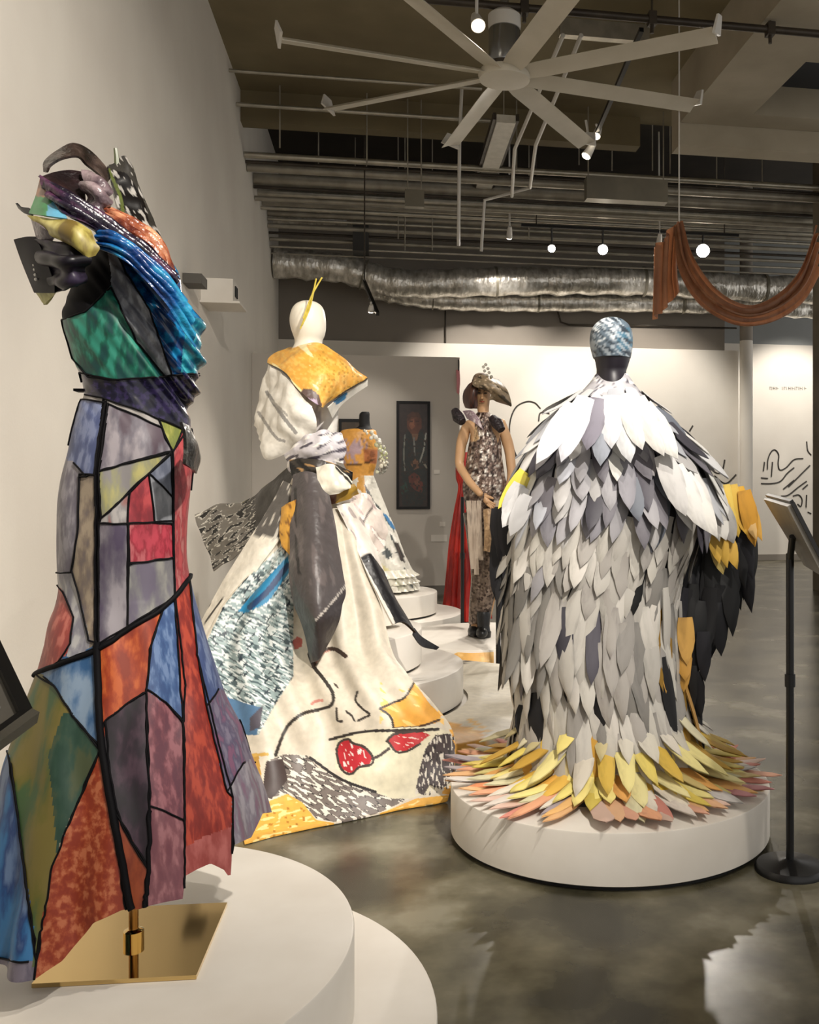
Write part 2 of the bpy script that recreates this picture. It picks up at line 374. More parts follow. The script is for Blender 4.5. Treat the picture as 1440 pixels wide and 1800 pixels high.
# pen drawings on the white walls
def scrawl(name, y, lines, label, r=.011, parent=None):
    mb = MB()
    for ln in lines:
        pts = spline([tuple(on_y(px, py, y)) for px, py in ln], max(len(ln)*5, 2)) if len(ln) > 2 else [tuple(on_y(px, py, y)) for px, py in ln]
        mb.tube([(p[0], y-.004, p[2]) for p in pts], r, 6)
    return obj(name, mb, mat('ink_line', '3b3733', None, rough=.8), label=label, cat='wall drawing')
scrawl('wall_drawing', YB-.06, [[(908,802),(897,770),(897,740),(907,716),(925,706),(940,708),(950,718)], [(947,740),(949,727),(957,725),(966,727)], [(900,832),(912,828),(925,840)],
        [(885,770),(895,790),(906,802)]], 'looping black ink line drawn on wall beside the hat figure')
scrawl('wall_drawing', YB-.06, [[(1252,808),(1252,825),(1262,832),(1270,826),(1274,808)], [(1270,826),(1262,815),(1254,814)], [(1256,836),(1270,848),(1280,848),(1294,834)], [(1212,758),(1218,748)], [(1240,820),(1246,836)]],
       'curling black ink flourish on drywall beside the round column')
scrawl('wall_drawing', 15.9, [[(1349,825),(1350,808),(1356,794),(1363,791),(1369,800),(1368,815),(1371,826),(1382,822),(1396,808),(1412,806)], [(1338,850),(1356,850),(1372,846),(1384,832),(1396,822)],
        [(1377,860),(1396,844)], [(1386,856),(1400,842),(1424,818)], [(1373,872),(1386,870),(1404,856),(1418,846)], [(1394,872),(1404,870),(1410,878),(1408,890),(1402,886)], [(1418,776),(1420,792),(1426,800)],
        [(1411,860),(1420,852)], [(1338,840),(1350,841)], [(1342,828),(1344,812)], [(1356,838),(1358,812)], [(1418,870),(1417,892)], [(1420,900),(1426,903)]], 'large black ink drawing of flowing lines on alcove wall', r=.012)
tx = MB()
for i, px in enumerate([1353,1356,1359,1362,1365,1375,1378,1382,1386,1389,1392,1396,1399,1403,1406,1410,1414]):
    a = on_y(px, 685, 15.9); tx.box((a.x, 15.893, a.z), (a.x+.016, 15.898, a.z+.05))
    if i % 2 == 0: tx.box((a.x, 15.893, a.z+(.02 if i % 3 else .04)), (a.x+.04, 15.898, a.z+(.03 if i % 3 else .05)))
obj('wall_lettering', tx, mat('lettering_grey', 'b9b3ab', None, rough=.8), label='faint small grey line of lettering high on alcove wall', cat='lettering', smooth=0)

# ------------------------------------------------------------------ ceiling services
def pipe(y, z, r, x0, x1, m, name='ceiling_pipe', label=None, n=10):
    return obj(name, MB().tube([(x0, y, z), (x1, y, z)], r, n), m, label=label or 'grey pipe running across the room under the dark deck', cat='pipe', group=None if label else 'pipes under the dark deck')
def yw(py, z, px=500):
    D = (z-EYE)*F/(HY-py); t = (px-CX)/F; return D*(CA-t*SA)
PL = {'c': (M_cond, 'bright galvanised pipe running across under the dark deck', 'galvanised pipes under the dark deck'), 'g': (M_pipe, 'dull grey pipe running across under the dark deck', 'grey pipes under the dark deck'), 'd': (M_pipe_d, 'thin dark pipe running across under the dark deck', 'dark pipes under the dark deck'),
      't': (M_pipe, 'thickest grey pipe running across under the dark deck', None)}
for py, z, r, k in [(276, 4.92, .035, 'c'), (288, 4.88, .02, 'd'), (298, 4.85, .045, 'g'), (318, 4.9, .075, 't'), (331, 4.8, .02, 'd'), (342, 4.85, .05, 'c'), (351, 4.7, .03, 'g'), (358, 4.85, .035, 'g'), (367, 4.75, .025, 'c'), (376, 4.88, .04, 'g'),
                    (386, 4.8, .022, 'c'), (398, 4.72, .03, 'g'), (410, 4.66, .018, 'd'), (421, 4.6, .025, 'g'), (434, 4.5, .016, 'c'), (446, 4.45, .014, 'g')]:
    m, lb_, gp = PL[k]; o = pipe(yw(py, z), z, r, XW+.005, 7.9, m, label=lb_); 
    if gp: o['group'] = gp
pipe(yw(183, 5.25, 415), 5.25, .022, XW+.005, on_y(862, 210, yw(183, 5.25, 415)).x, M_cond, 'conduit', 'thin pale conduit crossing below the brown slab, the lower of two')
pipe(9.95, 5.4, .018, XW+.005, 1.0, M_cond, 'conduit', 'thin pale conduit crossing close under the brown slab')
pp = pipe(7.25, 4.93, .03, .2, 4.6, M_pipe_d, 'sprinkler_pipe', 'dark sprinkler pipe with clamps crossing above the ceiling fan')
for x in (1.05, 2.05, 3.02, 3.6):
    obj('clamp', MB().box((x-.03, 7.21, 4.88), (x+.03, 7.29, 4.98)).tube([(x, 7.25, 4.88), (x, 7.25, 4.82)], .015).tube([(x, 7.25, 4.98), (x, 7.25, 4.999 if x > 2.97 else ZC)], .008), M_pipe_d, pp)
# conduits running away from the viewer, then bending down
def run(name, pts, r, m, label, group=None, cat='conduit'):
    return obj(name, MB().tube(pts, r, 8), m, label=label, cat=cat, group=group)
run('conduit', [P(1022, 62, 8.0), P(942, 255, 9.9), P(932, 330, 11.2), P(852, 352, 11.3), P(846, 442, 11.4)], .02, M_lamp, 'white conduit bending twice down in front of pipes')
run('conduit', [P(990, 62, 8.0), P(905, 262, 10.2), P(900, 345, 11.2)], .02, M_lamp, 'straight white conduit running beside the bending one')
q_ = P(812, 200, 10.2); run('drop_pipe', [(q_.x, q_.y, ZC), P(808, 250, 10.2), P(806, 432, 10.3)], .018, M_lamp, 'slim white drop pipe hanging left of strip light', cat='pipe')
def ceil_z(p): return (4.999 if p.x > 2.97 and p.y < 9.45 else ZC) if p.y < 10.95 else 6.0
for px, y1, D in [(645, 290, 10.4), (700, 420, 12.5), (908, 300, 10.6), (1076, 300, 11.5), (1147, 300, 11.5), (1178, 305, 11.5), (1018, 290, 11.5), (492, 260, 10.2), (712, 440, 12.5), (760, 440, 12.5), (560, 330, 12.0), (930, 420, 12.8), (1260, 330, 11.8), (1340, 330, 11.8)]:
    q = P(px, y1, D); run('hanger_rod', [(q.x, q.y, ceil_z(q)), q], .008, M_pipe, 'thin threaded rod hanging between slab and pipes', 'pipe hanger rods', 'rod')
# boxes
def boxpx(name, x0, y0, x1, y1, D, dep, m, label, cat):
    a, b = P(x0, y1, D), P(x1, y0, D)
    o = obj(name, MB().box((a.x, a.y, a.z), (b.x, a.y+dep, b.z)), m, label=label, cat=cat)
    zc = ceil_z(Vector((a.x, a.y+dep/2, 0)))
    for x in (a.x+.03, b.x-.03): obj('hanger', MB().tube([(x, a.y+dep/2, b.z), (x, a.y+dep/2, zc)], .008, 6), M_pipe, o)
    return o
boxpx('air_handler', 1032, 308, 1182, 348, 10.7, .15, M_sheetm, 'grey sheet metal duct box hung among the pipes', 'duct')
boxpx('junction_box', 712, 332, 746, 362, 10.5, .1, M_sheetm, 'small square junction box mounted on the pipes', 'junction box')
boxpx('duct_stub', 620, 392, 648, 440, 12.9, .3, mat('duct_black', '2c2a26', None, rough=.5), 'short dark round-edged duct stub above foil duct', 'duct')
boxpx('strut_channel', 985, 30, 1150, 60, 8.6, .08, M_cond, 'perforated steel strut channel above fan blades', 'channel')
obj('foil_pipe', MB().tube([on_y(480, 386, 13.4), on_y(610, 390, 13.4)], .055, 12), M_foil, label='short silver wrapped pipe above foil duct by left wall', cat='pipe')
# foil wrapped ducts
def duct(name, pts, r, label):
    c = spline([tuple(p) for p in pts], 90); mb = MB(); rings = []
    for i, p in enumerate(c):
        d = Vector(c[min(i+1, 89)]-c[max(i-1, 0)]).normalized(); u = d.cross(Vector((0, 0, 1))).normalized(); v = u.cross(d)
        rr = r*(1+.07*math.sin(i*1.3)+.05*mnoise.noise(Vector((i*.7, 1, 2))))
        rings.append([Vector(p)+(u*math.cos(t)+v*math.sin(t))*rr*(1+.06*mnoise.noise(Vector((i*.9, math.cos(t)*2, math.sin(t)*2)))) for t in [2*math.pi*j/28 for j in range(28)]])
    mb.rings(rings); o = obj(name, mb, M_foil, label=label, cat='duct', smooth=80)
    for k in (18, 40, 62, 80):
        d = Vector(c[k+1]-c[k]); obj('strap', MB().tube([Vector(c[k])-d*.18, Vector(c[k])+d*.18], r*1.1, 28), M_sheetm, o)
    return o
YD = 13.75
duct('foil_duct', [on_y(px, py, YD) for px, py in ((482, 462), (600, 472), (700, 498), (850, 496), (1000, 494), (1150, 496), (1300, 505), (1445, 512))], .2, 'crinkled silver foil duct spanning the room under the pipes')
duct('foil_duct', [on_y(px, py, 14.15) for px, py in ((650, 508), (760, 526), (900, 531), (1100, 532), (1300, 538), (1445, 545))], .14, 'thinner silver foil duct running lower against the back wall')
run('wall_conduit', [on_y(783, 545, YB-.03), on_y(783, 622, YB-.03)], .012, M_pipe_d, 'dark conduit going down the taupe wall to partition', cat='conduit')
run('wall_conduit', [on_y(980, 545, YB-.03), on_y(986, 566, YB-.03), on_y(1000, 571, YB-.03), on_y(1295, 577, YB-.03)], .014, M_pipe_d, 'dark conduit bending along the taupe wall above drywall', cat='conduit')
# wraparound strip light, switched off
a, b = P(890, 152, 9.6), P(866, 268, 11.7)
st = thing('strip_light', ((a.x+b.x)/2, (a.y+b.y)/2, a.z), 'long unlit wraparound strip light under fan hub', 'ceiling light')
obj('lens', MB().bar((a.x, a.y, 4.95), (a.x, b.y+.3, 4.95), .19, .08), mat('strip_lens', 'c9c4b6', 'd8d3c6', 12, .4), st)
for dx in (-.115, .115): obj('rail', MB().bar((a.x+dx, a.y, 4.97), (a.x+dx, b.y+.3, 4.97), .03, .07), M_pipe_d, st)
for yy in (a.y+.2, b.y): obj('hanger', MB().tube([(a.x, yy, 4.99), (a.x, yy, ZC)], .006), M_pipe, st)

# ------------------------------------------------------------------ ceiling fan
hz = 4.4; hc = on_z(887, 138, hz)
fan = thing('ceiling_fan', (hc.x, hc.y, hz), 'large eight blade ceiling fan with white blades and steel motor', 'ceiling fan')
obj('hub', MB().disc(hc, [(.10, hz-.02), (.19, hz-.015), (.20, hz+.02), (.19, hz+.05), (.1, hz+.06)], 48), M_blade, fan)
obj('hub_ring', MB().disc(hc, [(.14, hz+.061), (.14, hz+.1)], 40), M_pipe_d, fan)
obj('motor', MB().disc(hc, [(.115, hz+.1), (.12, hz+.12), (.12, hz+.36), (.115, hz+.37)], 40), M_steel, fan)
obj('motor_cap', MB().disc(hc, [(.12, hz+.371), (.125, hz+.40), (.125, hz+.47), (.09, hz+.5)], 40), M_lamp, fan)
obj('rod', MB().tube([(hc.x, hc.y, hz+.5), (hc.x, hc.y, ZC)], .035, 16), M_steel, fan)
R_F, A0 = 1.63, 10.6
def blade_mesh():
    mb = MB(); prof = []
    n = 10
    for i in range(n+1):              # aerofoil outline
        u = i/n; prof.append((-.085+.17*u, .016*math.sin(math.pi*u)**.6+.010*math.sin(math.pi*u)))
    low = [(x, -.004+.008*math.sin(math.pi*(x+.085)/.17)) for x, _ in reversed(prof)]
    pr = prof+low; tilt = math.radians(-16); rings = []
    for r in (.17, .3, .9, R_F):
        k = .85 if r < .25 else 1
        rings.append([(r, (x*math.cos(tilt)-z*math.sin(tilt))*k, .02+(x*math.sin(tilt)+z*math.cos(tilt))*k) for x, z in pr])
    return mb.rings(rings)
bm_ = blade_mesh().mesh('blade'); wg = MB()
wg.hexa([(R_F, -.085, 0), (R_F+.02, -.085, 0), (R_F+.02, .085, .045), (R_F, .085, .045)], [(R_F+.03, -.07, .13), (R_F+.045, -.07, .13), (R_F+.045, .02, .15), (R_F+.03, .02, .15)])
wm_ = wg.mesh('winglet')
for k in range(8):
    mtx = Matrix.Translation(hc) @ Matrix.Rotation(math.radians(A0+45*k), 4, 'Z')
    o = link('blade', bm_, M_blade, fan); o.matrix_basis = mtx
    o2 = link('winglet', wm_, M_lamp, fan); o2.matrix_basis = mtx

# ------------------------------------------------------------------ spotlights (each lamp carries its own light)
def spotlamp(pos, target, power, angle, label, blend=.6, lens=None, group=None, length=.16, r=.05, stem=None, radius=.06, body=None, color=(1, .93, .84)):
    pos, target = Vector(pos), Vector(target); d = (target-pos).normalized()
    t = thing('spotlight', pos, label, 'spotlight', group)
    obj('housing', MB().tube([pos-d*length, pos-d*length*.7, pos-d*.03, pos-d*.005], [r*.6, r*.8, r, r*1.05], 20), body or M_lamp, t)
    obj('lens', MB().tube([pos-d*.004, pos+d*.004], r*.85, 20), lens or M_lens, t)
    top = pos-d*length*.6
    obj('bracket', MB().tube([top, (pos.x, pos.y, stem) if stem else (top.x, top.y, top.z+.12)], .012, 8), body or M_lamp, t)
    if power:
        l = bpy.data.lights.new('spot_beam', 'SPOT'); l.energy = power; l.spot_size = math.radians(angle); l.spot_blend = blend; l.shadow_soft_size = radius; l.color = color
        lo = bpy.data.objects.new('spot_beam', l); COL.objects.link(lo); lo.location = pos+d*.02; lo.rotation_euler = d.to_track_quat('-Z', 'Y').to_euler()
        lo.parent = t; lo.matrix_parent_inverse = Matrix.Translation(-t.location)
    return t
def track(p, q, label):
    return obj('light_track', MB().bar(p, q, .035, .035), M_black, label=label, cat='track')
FIG_L = W(-.863, 1.97, 1.1); FIG_F = W(.21, 3.75, 1.0); FIG_W = W(-1.31, 4.95, 1.3); FIG_M = W(-1.66, 8.4, 1.1); FIG_H = W(-.57, 7.2, 1.1)
zt_ = 4.62  # out-of-view track and lamps, added to light the wall and figures
track((1.55, -1.2, zt_+.12), (1.55, 4.2, zt_+.12), 'added black lighting track above the aisle, unseen over the visitor')
OV = 'added lamps of the unseen front lighting track'
spotlamp((1.55, -.6, zt_), (-1.4, 4.6, 1.5), 1450, 62, 'unseen white spotlight added on front track aimed past patchwork gown at wall', stem=zt_+.10, blend=.8)
spotlamp((1.55, .4, zt_), FIG_L, 240, 44, 'unseen white spotlight added on front track aimed at patchwork gown', stem=zt_+.10)
spotlamp((1.55, 1.2, zt_), FIG_F, 300, 46, 'unseen white spotlight added on front track aimed at feather cloak', stem=zt_+.10)
spotlamp((1.55, 2.4, zt_), FIG_W-Vector((0, 0, .5)), 340, 46, 'unseen white spotlight added on front track aimed at white draped gown', stem=zt_+.10)
spotlamp((1.55, 3.6, zt_), FIG_H, 420, 40, 'unseen white spotlight added at far end of front track', stem=zt_+.10)
l840 = on_z(841, 46, 4.62)
spotlamp(l840, FIG_F+Vector((.2, 0, -.2)), 130, 34, 'lit white spotlight hanging beside the fan motor', stem=ZC)
track(P(1128, 52, 7.6), P(1050, 232, 9.3), 'black lighting track running behind fan blades')
s1 = P(1030, 275, 9.35)
spotlamp(s1, FIG_M, 420, 50, 'lit spotlight at end of the black track', stem=s1.z+.35, r=.045)
s1b = P(1048, 240, 9.3)
spotlamp(s1b, FIG_H+Vector((0, 0, .3)), 260, 50, 'small white spotlight beside the lit one on track', stem=s1b.z+.12, r=.04)
YT = 12.35
s2, s3, s4 = on_y(970, 437, YT), on_y(1060, 439, YT), on_y(1236, 441, YT)
tk = track((s2.x-.4, YT, 4.66), (s4.x+.5, YT, 4.66), 'black lighting track crossing below the pipes above the foil duct')
for x in (s2.x-.2, s4.x+.3): obj('hanger', MB().tube([(x, YT, 4.67), (x, YT, 6.0)], .008, 6), M_pipe_d, tk)
spotlamp(s2, W(-.3, 5.4, .6), 200, 60, 'bright spotlight glaring below pipes near foil duct, the smaller', lens=M_lens_hot, stem=4.656, r=.055, body=M_black)
spotlamp(s3, W(.6, 5.0, .6), 200, 60, 'bright spotlight glaring below pipes near foil duct, the bigger', lens=M_lens_hot, stem=4.656, r=.075, body=M_black)
spotlamp(s4, W(.9, 3.6, .6), 200, 55, 'brightest spotlight glaring behind the copper drape', lens=M_lens_hot, stem=4.656, r=.1, body=M_black)
track(P(640, 494, 11.0), P(664, 552, 10.0), 'short black track arm below foil duct by the left wall')
q_ = P(641, 496, 10.95); run('hanger_rod', [(q_.x, q_.y, 6.0 if q_.y > 10.95 else ZC), q_], .008, M_pipe_d, 'dark rod holding the short black track arm', None, 'rod')
s5 = P(652, 548, 10.1)
spotlamp(s5, (-.3, YP, 1.3), 40, 70, 'small spotlight at tip of the short black arm', stem=s5.z+.1, r=.03, length=.08)
# washers added to brighten the drywall and the alcove
for i, (x, tx) in enumerate(((1.6, 1.7), (3.6, 3.8))):
    spotlamp((x, 12.4, 4.5), (tx, YB, 1.9), 420, 80, 'added wall washer lamp over the drywall beside %s' % ('partition' if i == 0 else 'column'), stem=6.0, r=.04)
spotlamp((7.0, 14.0, 4.6), (7.0, 15.9, 1.7), 420, 75, 'added wall washer lamp over the alcove drawing', stem=6.0, r=.04)
# ------------------------------------------------------------------ platforms
def platform(X, D, R, z0, z1, label, group=None, gap=True):
    c = W(X, D, z0); t = thing('display_platform', c, label, 'platform', group)
    b = .006
    if gap: obj('toe_kick', MB().disc(c, [(R-.02, z0), (R-.02, z0+.016)], 96), M_blackm, t)
    obj('drum', MB().disc(c, [(R-b, z0+(.016 if gap else .0)), (R, z0+.02), (R, z1-b), (R-b*.3, z1-b*.3), (R-b, z1)], 128), M_plinth, t)
    return t
TH = .195
platform(-1.02, 1.97, .77, 0, TH, 'broad round white platform lying lowest under the patchwork gown')
platform(-1.02, 1.94, .60, TH+.001, 2*TH, 'smaller round white platform carrying brass plate and patchwork gown')
platform(.20, 3.75, .61, 0, TH, 'round white platform under the feather cloak')
platform(-1.0, 5.15, 1.1, 0, TH, 'widest round white platform under the trailing white gown')
platform(-1.25, 5.0, .76, TH+.001, 2*TH, 'middle round white platform of the trailing white gown')
platform(-1.31, 4.95, .61, 2*TH+.001, 3*TH, 'topmost round white platform of the trailing white gown')
platform(-1.66, 8.5, .82, 0, TH, 'lower round white platform under the beaded gown')
platform(-1.66, 8.4, .61, TH+.001, 2*TH, 'upper round white platform under the beaded gown')
platform(-.57, 7.25, .66, 0, TH, 'round white platform under the hat figure')

# ------------------------------------------------------------------ patchwork gown
AX = Axis(235, 1.97)
g1 = thing('patchwork_gown_form', AX.o + Vector((0, 0, 2*TH)), 'stained glass style patchwork gown on a pole stand beside the left wall', 'dressed mannequin')
cq = [W(-.684, 1.832, 0), W(-.734, 2.15, 0), W(-1.029, 2.118, 0), W(-.979, 1.80, 0)]
zb = 2*TH
obj('base_plate', MB().hexa([q+Vector((0, 0, zb+.001)) for q in cq], [q+Vector((0, 0, zb+.009)) for q in cq]), M_brass, g1, 'mirror polished brass base plate')
obj('pole', MB().tube([AX.at(0, 0, zb+.009), AX.at(0, 0, .9)], .0095, 16), mat('pole_brass', '9a7444', None, rough=.2, metal=1.0), g1)
obj('pole_collar', MB().disc(AX.o, [(.02, zb+.009), (.02, zb+.03), (.012, zb+.034)], 20), M_brass, g1)
rows = [(425,178,282,.75),(460,150,305,.75),(500,128,326,.75),(545,110,350,.78),(580,112,356,.78),(620,125,355,.76),(660,140,350,.76),(690,146,342,.76),(710,140,335,.78),(750,128,335,.8),(790,119,340,.82),(850,107,334,.85),
        (940,101,331,.86),(1000,103,331,.86),(1050,103,338,.86),(1100,86,352,.86),(1170,66,372,.86),(1250,40,398,.86),(1330,14,425,.86),(1400,-6,448,.86),(1440,-16,460,.86),(1500,-28,472,.86),(1650,-60,500,.86)]
def fold1(t, v, z):
    k = max(0, min(1, (1.12-z)/.6)); 
    return k*k*(.05*math.sin(9*t+.6)+.035*math.sin(14*t+2.0)) + (.006*math.sin(5*t+z*9) if z > 1.1 else 0)
NT, NZ = 400, 340
base = turned(AX, rows, NT, NZ*2, .8, fold1)
hem = np.array([(-120,1800),(-60,1785),(0,1762),(56,1737),(62,1722),(110,1688),(165,1622),(215,1600),(245,1598),(262,1592),(321,1580),(324,1540),(345,1528),(370,1518),(395,1530),(405,1546),(409,1487),(440,1472),(462,1430),(520,1420)], float)
G = np.empty((NZ, NT, 3))
for j in range(NT):
    colm = base[:, j]; t = 2*math.pi*j/NT; uv = proj(colm)
    if math.sin(t) > -.12:
        hy = np.interp(uv[:, 0], hem[:, 0], hem[:, 1]); ok = uv[:, 1] < hy; end = float(len(colm)-1)
        if not ok.all():
            e_ = max(int(np.argmin(ok)), 10); f0, f1 = hy[e_-1]-uv[e_-1, 1], hy[e_]-uv[e_, 1]; end = e_-1+(f0/(f0-f1) if f0 > f1 else 0)
    else: end = int(np.argmin(colm[:, 2] > .64+.03*math.sin(4*t)))
    end = max(end, 20); G[:, j] = np.stack([np.interp(np.linspace(0, end, NZ), np.arange(len(colm)), colm[:, k]) for k in range(3)], 1)
UV = proj(G)
front = np.array([math.sin(2*math.pi*j/NT) > -.12 for j in range(NT)])
# satin folds of the bodice, running from the shoulder down to the hip
nn = np.empty_like(G); du = np.gradient(G, axis=0); dv = (np.roll(G, -1, 1)-np.roll(G, 1, 1)); nn = np.cross(dv, du); nn /= np.maximum(np.linalg.norm(nn, axis=-1, keepdims=True), 1e-9)
ctr = np.array(AX.o)[:2]
out = np.sign(((G[..., :2]-ctr)*nn[..., :2]).sum(-1)); nn *= out[..., None]
q = UV[..., 0]*math.sin(math.radians(52))-UV[..., 1]*math.cos(math.radians(52))
wgt = np.clip((UV[..., 1]-430)/40, 0, 1)*np.clip((760-UV[..., 1])/60, 0, 1)*np.clip((UV[..., 0]-UV[..., 1]*.55+120)/40, .15, 1)
G = G + nn*(wgt*(.006*np.sin(q/7.0+1.5*np.sin(UV[..., 1]/60))+.004*np.sin(q/3.1)))[..., None]
G = G + nn*(.0025*np.sin(UV[..., 0]/13+np.sin(UV[..., 1]/40))*np.clip((UV[..., 1]-700)/100, 0, 1))[..., None]
UV = proj(G)
def dim(c, k=.84): return None if c is None else '%02x%02x%02x' % tuple(int(int(c[i:i+2], 16)*k) for i in (0, 2, 4))
def cray(n, a, b, c=None, sc=26, st=(1, 1, .35), rough=.5): return mat('crayon_'+n, *((dim(c), [dim(a), dim(b, .9)]) if c else (dim(a), [dim(b, .9)])), sc*2.4, rough, contrast=(.40, .60), detail=9, stretch=st, coat=.05)
BLK = mat('seam_black', '060508', None, rough=.7, spec=.15)
PAN = [  # name, colours, outline
 ('black', BLK, [(95,505),(105,545),(112,560),(150,548),(192,505),(200,455),(205,425),(140,420)]),
 ('teal', cray('teal', '0f6a55', '2f8f78', '0b4a48', 22), [(108,562),(150,548),(196,505),(214,545),(240,600),(290,662),(200,668),(155,662),(128,630)]),
 ('pale', cray('pale', '7d7f86', '9c9ea3', '6a6c74'), [(186,420),(202,440),(222,480),(262,545),(302,662),(288,660),(240,600),(214,545),(198,500)]),
 ('blue', cray('blue', '0a3f78', '1277a8', '0a2a58', 16, (1, 1, 1), .22), [(195,415),(310,415),(370,545),(365,660),(302,660),(262,545),(222,480),(202,440)]),
 ('aqua', cray('aqua', '1d7f93', '3aa6b4', '0e5d80', 22, (1, 1, 1), .22), [(330,560),(365,560),(362,660),(318,655),(322,610)]),
 ('navy', cray('navy', '15122e', '2c2348', '0b0a1c', 30, (1, 1, 1), .22), [(140,655),(200,668),(302,660),(365,655),(360,770),(318,752),(240,720),(180,700),(140,692)]),
 ('trim', mat('trim_grey', '8a8580', None, rough=.4), [(140,692),(180,700),(240,720),(312,750),(310,757),(240,730),(180,708),(140,700)]),
 ('slate', cray('slate', '5a6690', '7a84a4', '4a5680'), [(140,700),(186,709),(174,770),(166,834),(152,836),(130,812),(112,800),(125,750)]),
 ('mistgrey', cray('mist', '77707a', '9a9296', '5a4a55', 12), [(190,710),(240,730),(285,752),(302,792),(174,828)]),
 ('lime', cray('lime', '8f9440', 'aaa85a', '77803a'), [(279,736),(326,756),(318,772),(304,794),(290,770)]),
 ('straw', cray('straw', '9c9a72', 'b0a868', '8e8a88', 14), [(174,828),(301,794),(178,912)]),
 ('steelblue', cray('steel', '62687a', '7b8090'), [(301,796),(303,872),(262,832)]),
 ('red', cray('red', 'a5303a', 'c0474a', '8b2430'), [(262,832),(272,916),(224,918),(228,864)]),
 ('cloud', cray('cloud', '8a8c92', 'a3a4a8'), [(262,832),(303,872),(303,916),(272,916)]),
 ('pearl', cray('pearl', '93908f', 'a9a4a0', '9c6b66'), [(178,912),(228,864),(224,920),(175,921)]),
 ('crimson', cray('crimson', '9c2032', 'b8394a', 'c7656a'), [(226,921),(303,918),(304,980),(227,991)]),
 ('plumgrey', cray('plumgrey', '6c6470', '918a90', '4c3f58', 10), [(174,921),(225,921),(224,1102),(174,1130)]),
 ('ash', cray('ash', '7f7c80', '98958f', '6e6678', 12), [(226,991),(304,980),(308,1050),(224,1102)]),
 ('redstrip', cray('redstrip', '9c3038', 'b5484a', 'c27672', 30), [(304,796),(320,756),(340,754),(338,1000),(322,1032),(306,1052)]),
 ('dove', cray('dove', '85808a', '9a959c', '706a78'), [(90,800),(130,812),(152,836),(140,838),(138,930),(126,1005),(80,1010),(85,900)]),
 ('tan', cray('tan', '8f8070', 'a3937e', '7c6f6a'), [(140,836),(168,834),(168,1130),(156,1125),(140,1050),(127,1004),(138,930)]),
 ('bone', cray('bone', 'a5a4a8', 'b8b6b4', '8f8d98'), [(80,1010),(127,1004),(142,1055),(158,1126),(150,1142),(120,1155),(130,1085),(112,1040)]),
 ('rose', cray('rose', 'a8483f', 'bf6a5e', '98403c'), [(80,1010),(112,1040),(130,1085),(124,1130),(104,1163),(40,1195),(60,1080)]),
 ('sky', cray('sky', '5f7fa4', '8298ae', '2a5a8a', 14), [(60,1185),(104,1163),(170,1140),(170,1215),(174,1312),(128,1258),(95,1205)]),
 ('flame', cray('flame', 'b04012', 'c9602a', '96300c', 20), [(170,1140),(224,1104),(288,1066),(266,1130),(258,1215),(222,1238),(186,1266),(174,1312)]),
 ('denim', cray('denim', '44669a', '6c86b0', '35548a', 24, (1.6, 1.6, .2)), [(288,1066),(308,1050),(326,1212),(322,1268),(290,1234),(258,1213),(264,1140)]),
 ('scarlet', cray('scarlet', '9c2c1c', 'b8442c', '8a2014', 24, (1.5, 1.5, .25)), [(306,1052),(322,1030),(332,1020),(346,1150),(382,1300),(408,1400),(412,1560),(324,1560),(324,1300)]),
 ('coral', cray('coral', 'a84a44', 'bb6660'), [(324,1490),(360,1470),(408,1452),(412,1560),(324,1560)]),
 ('bluebell', cray('bluebell', '4a5e90', '7080a4', '3d5284', 24), [(332,1010),(360,1020),(400,1200),(385,1212),(362,1242),(346,1150)]),
 ('heather', cray('heather', '5c5570', '7d7488', '8a5a78', 24), [(385,1212),(410,1210),(440,1330),(426,1342),(398,1392),(362,1242)]),
 ('lilac', cray('lilac', '8b8490', 'a09aa2', '8a6a80', 20), [(426,1342),(520,1330),(520,1500),(408,1500),(408,1400),(398,1392)]),
 ('moss', cray('moss', '6f6a28', '3f5a34', '7d7034', 9, (1, 1, .3)), [(20,1190),(66,1180),(95,1205),(128,1258),(176,1318),(150,1380),(120,1450),(90,1530),(72,1640),(62,1690),(40,1500),(18,1320),(-40,1330),(-40,1250)]),
 ('fern', cray('fern', '2f4f3e', '1d3f30', '4f5a3c', 14), [(112,1250),(128,1258),(176,1318),(150,1380),(122,1440),(100,1500),(92,1400),(84,1330)]),
 ('rust', cray('rust', 'a8431c', 'bd6a44', '96300f', 34, (1, 1, .8)), [(177,1320),(196,1420),(222,1610),(165,1640),(110,1705),(58,1745),(72,1640),(90,1530),(120,1450)]),
 ('ultramarine', cray('ultra', '16407e', '2f72a8', '6a86b0', 10, (1, 1, .3)), [(-80,1300),(14,1320),(30,1420),(48,1560),(60,1650),(62,1692),(-80,1672)]),
 ('mauvegrey', cray('mauvegrey', '5c5568', '7a7280'), [(-80,1674),(60,1694),(62,1830),(-80,1830)]),
 ('aubergine', cray('aubergine', '2a1a28', '47303e', '1a0f18', 14), [(186,1266),(222,1238),(257,1215),(258,1330),(264,1420),(262,1530),(230,1480),(206,1430),(192,1350)]),
 ('mauve', cray('mauve', '7f4650', '9a6068', '6c3a48', 30), [(257,1213),(290,1234),(322,1270),(324,1442),(264,1416)]),
 ('oldrose', cray('oldrose', '8a525a', 'a06a70', '7c4650', 24), [(264,1416),(324,1442),(326,1600),(258,1610),(262,1530)]),
 ('ember', cray('ember', '8a3412', '9c4620'), [(205,1430),(262,1530),(258,1610),(222,1610)]),
 ('ribbonblack', BLK, [(180,700),(192,708),(176,830),(174,1130),(172,1160),(166,1160),(166,830)]),
]
fc = (UV[:-1, :]+np.roll(UV[:-1, :], -1, 1)+UV[1:, :]+np.roll(UV[1:, :], -1, 1))/4
cls = np.full(fc.shape[:2], -1)
for k, (nm, m, poly) in enumerate(PAN): cls[inpoly(fc, poly)] = k
bare = cls < 0                          # what no outline covers joins its neighbour
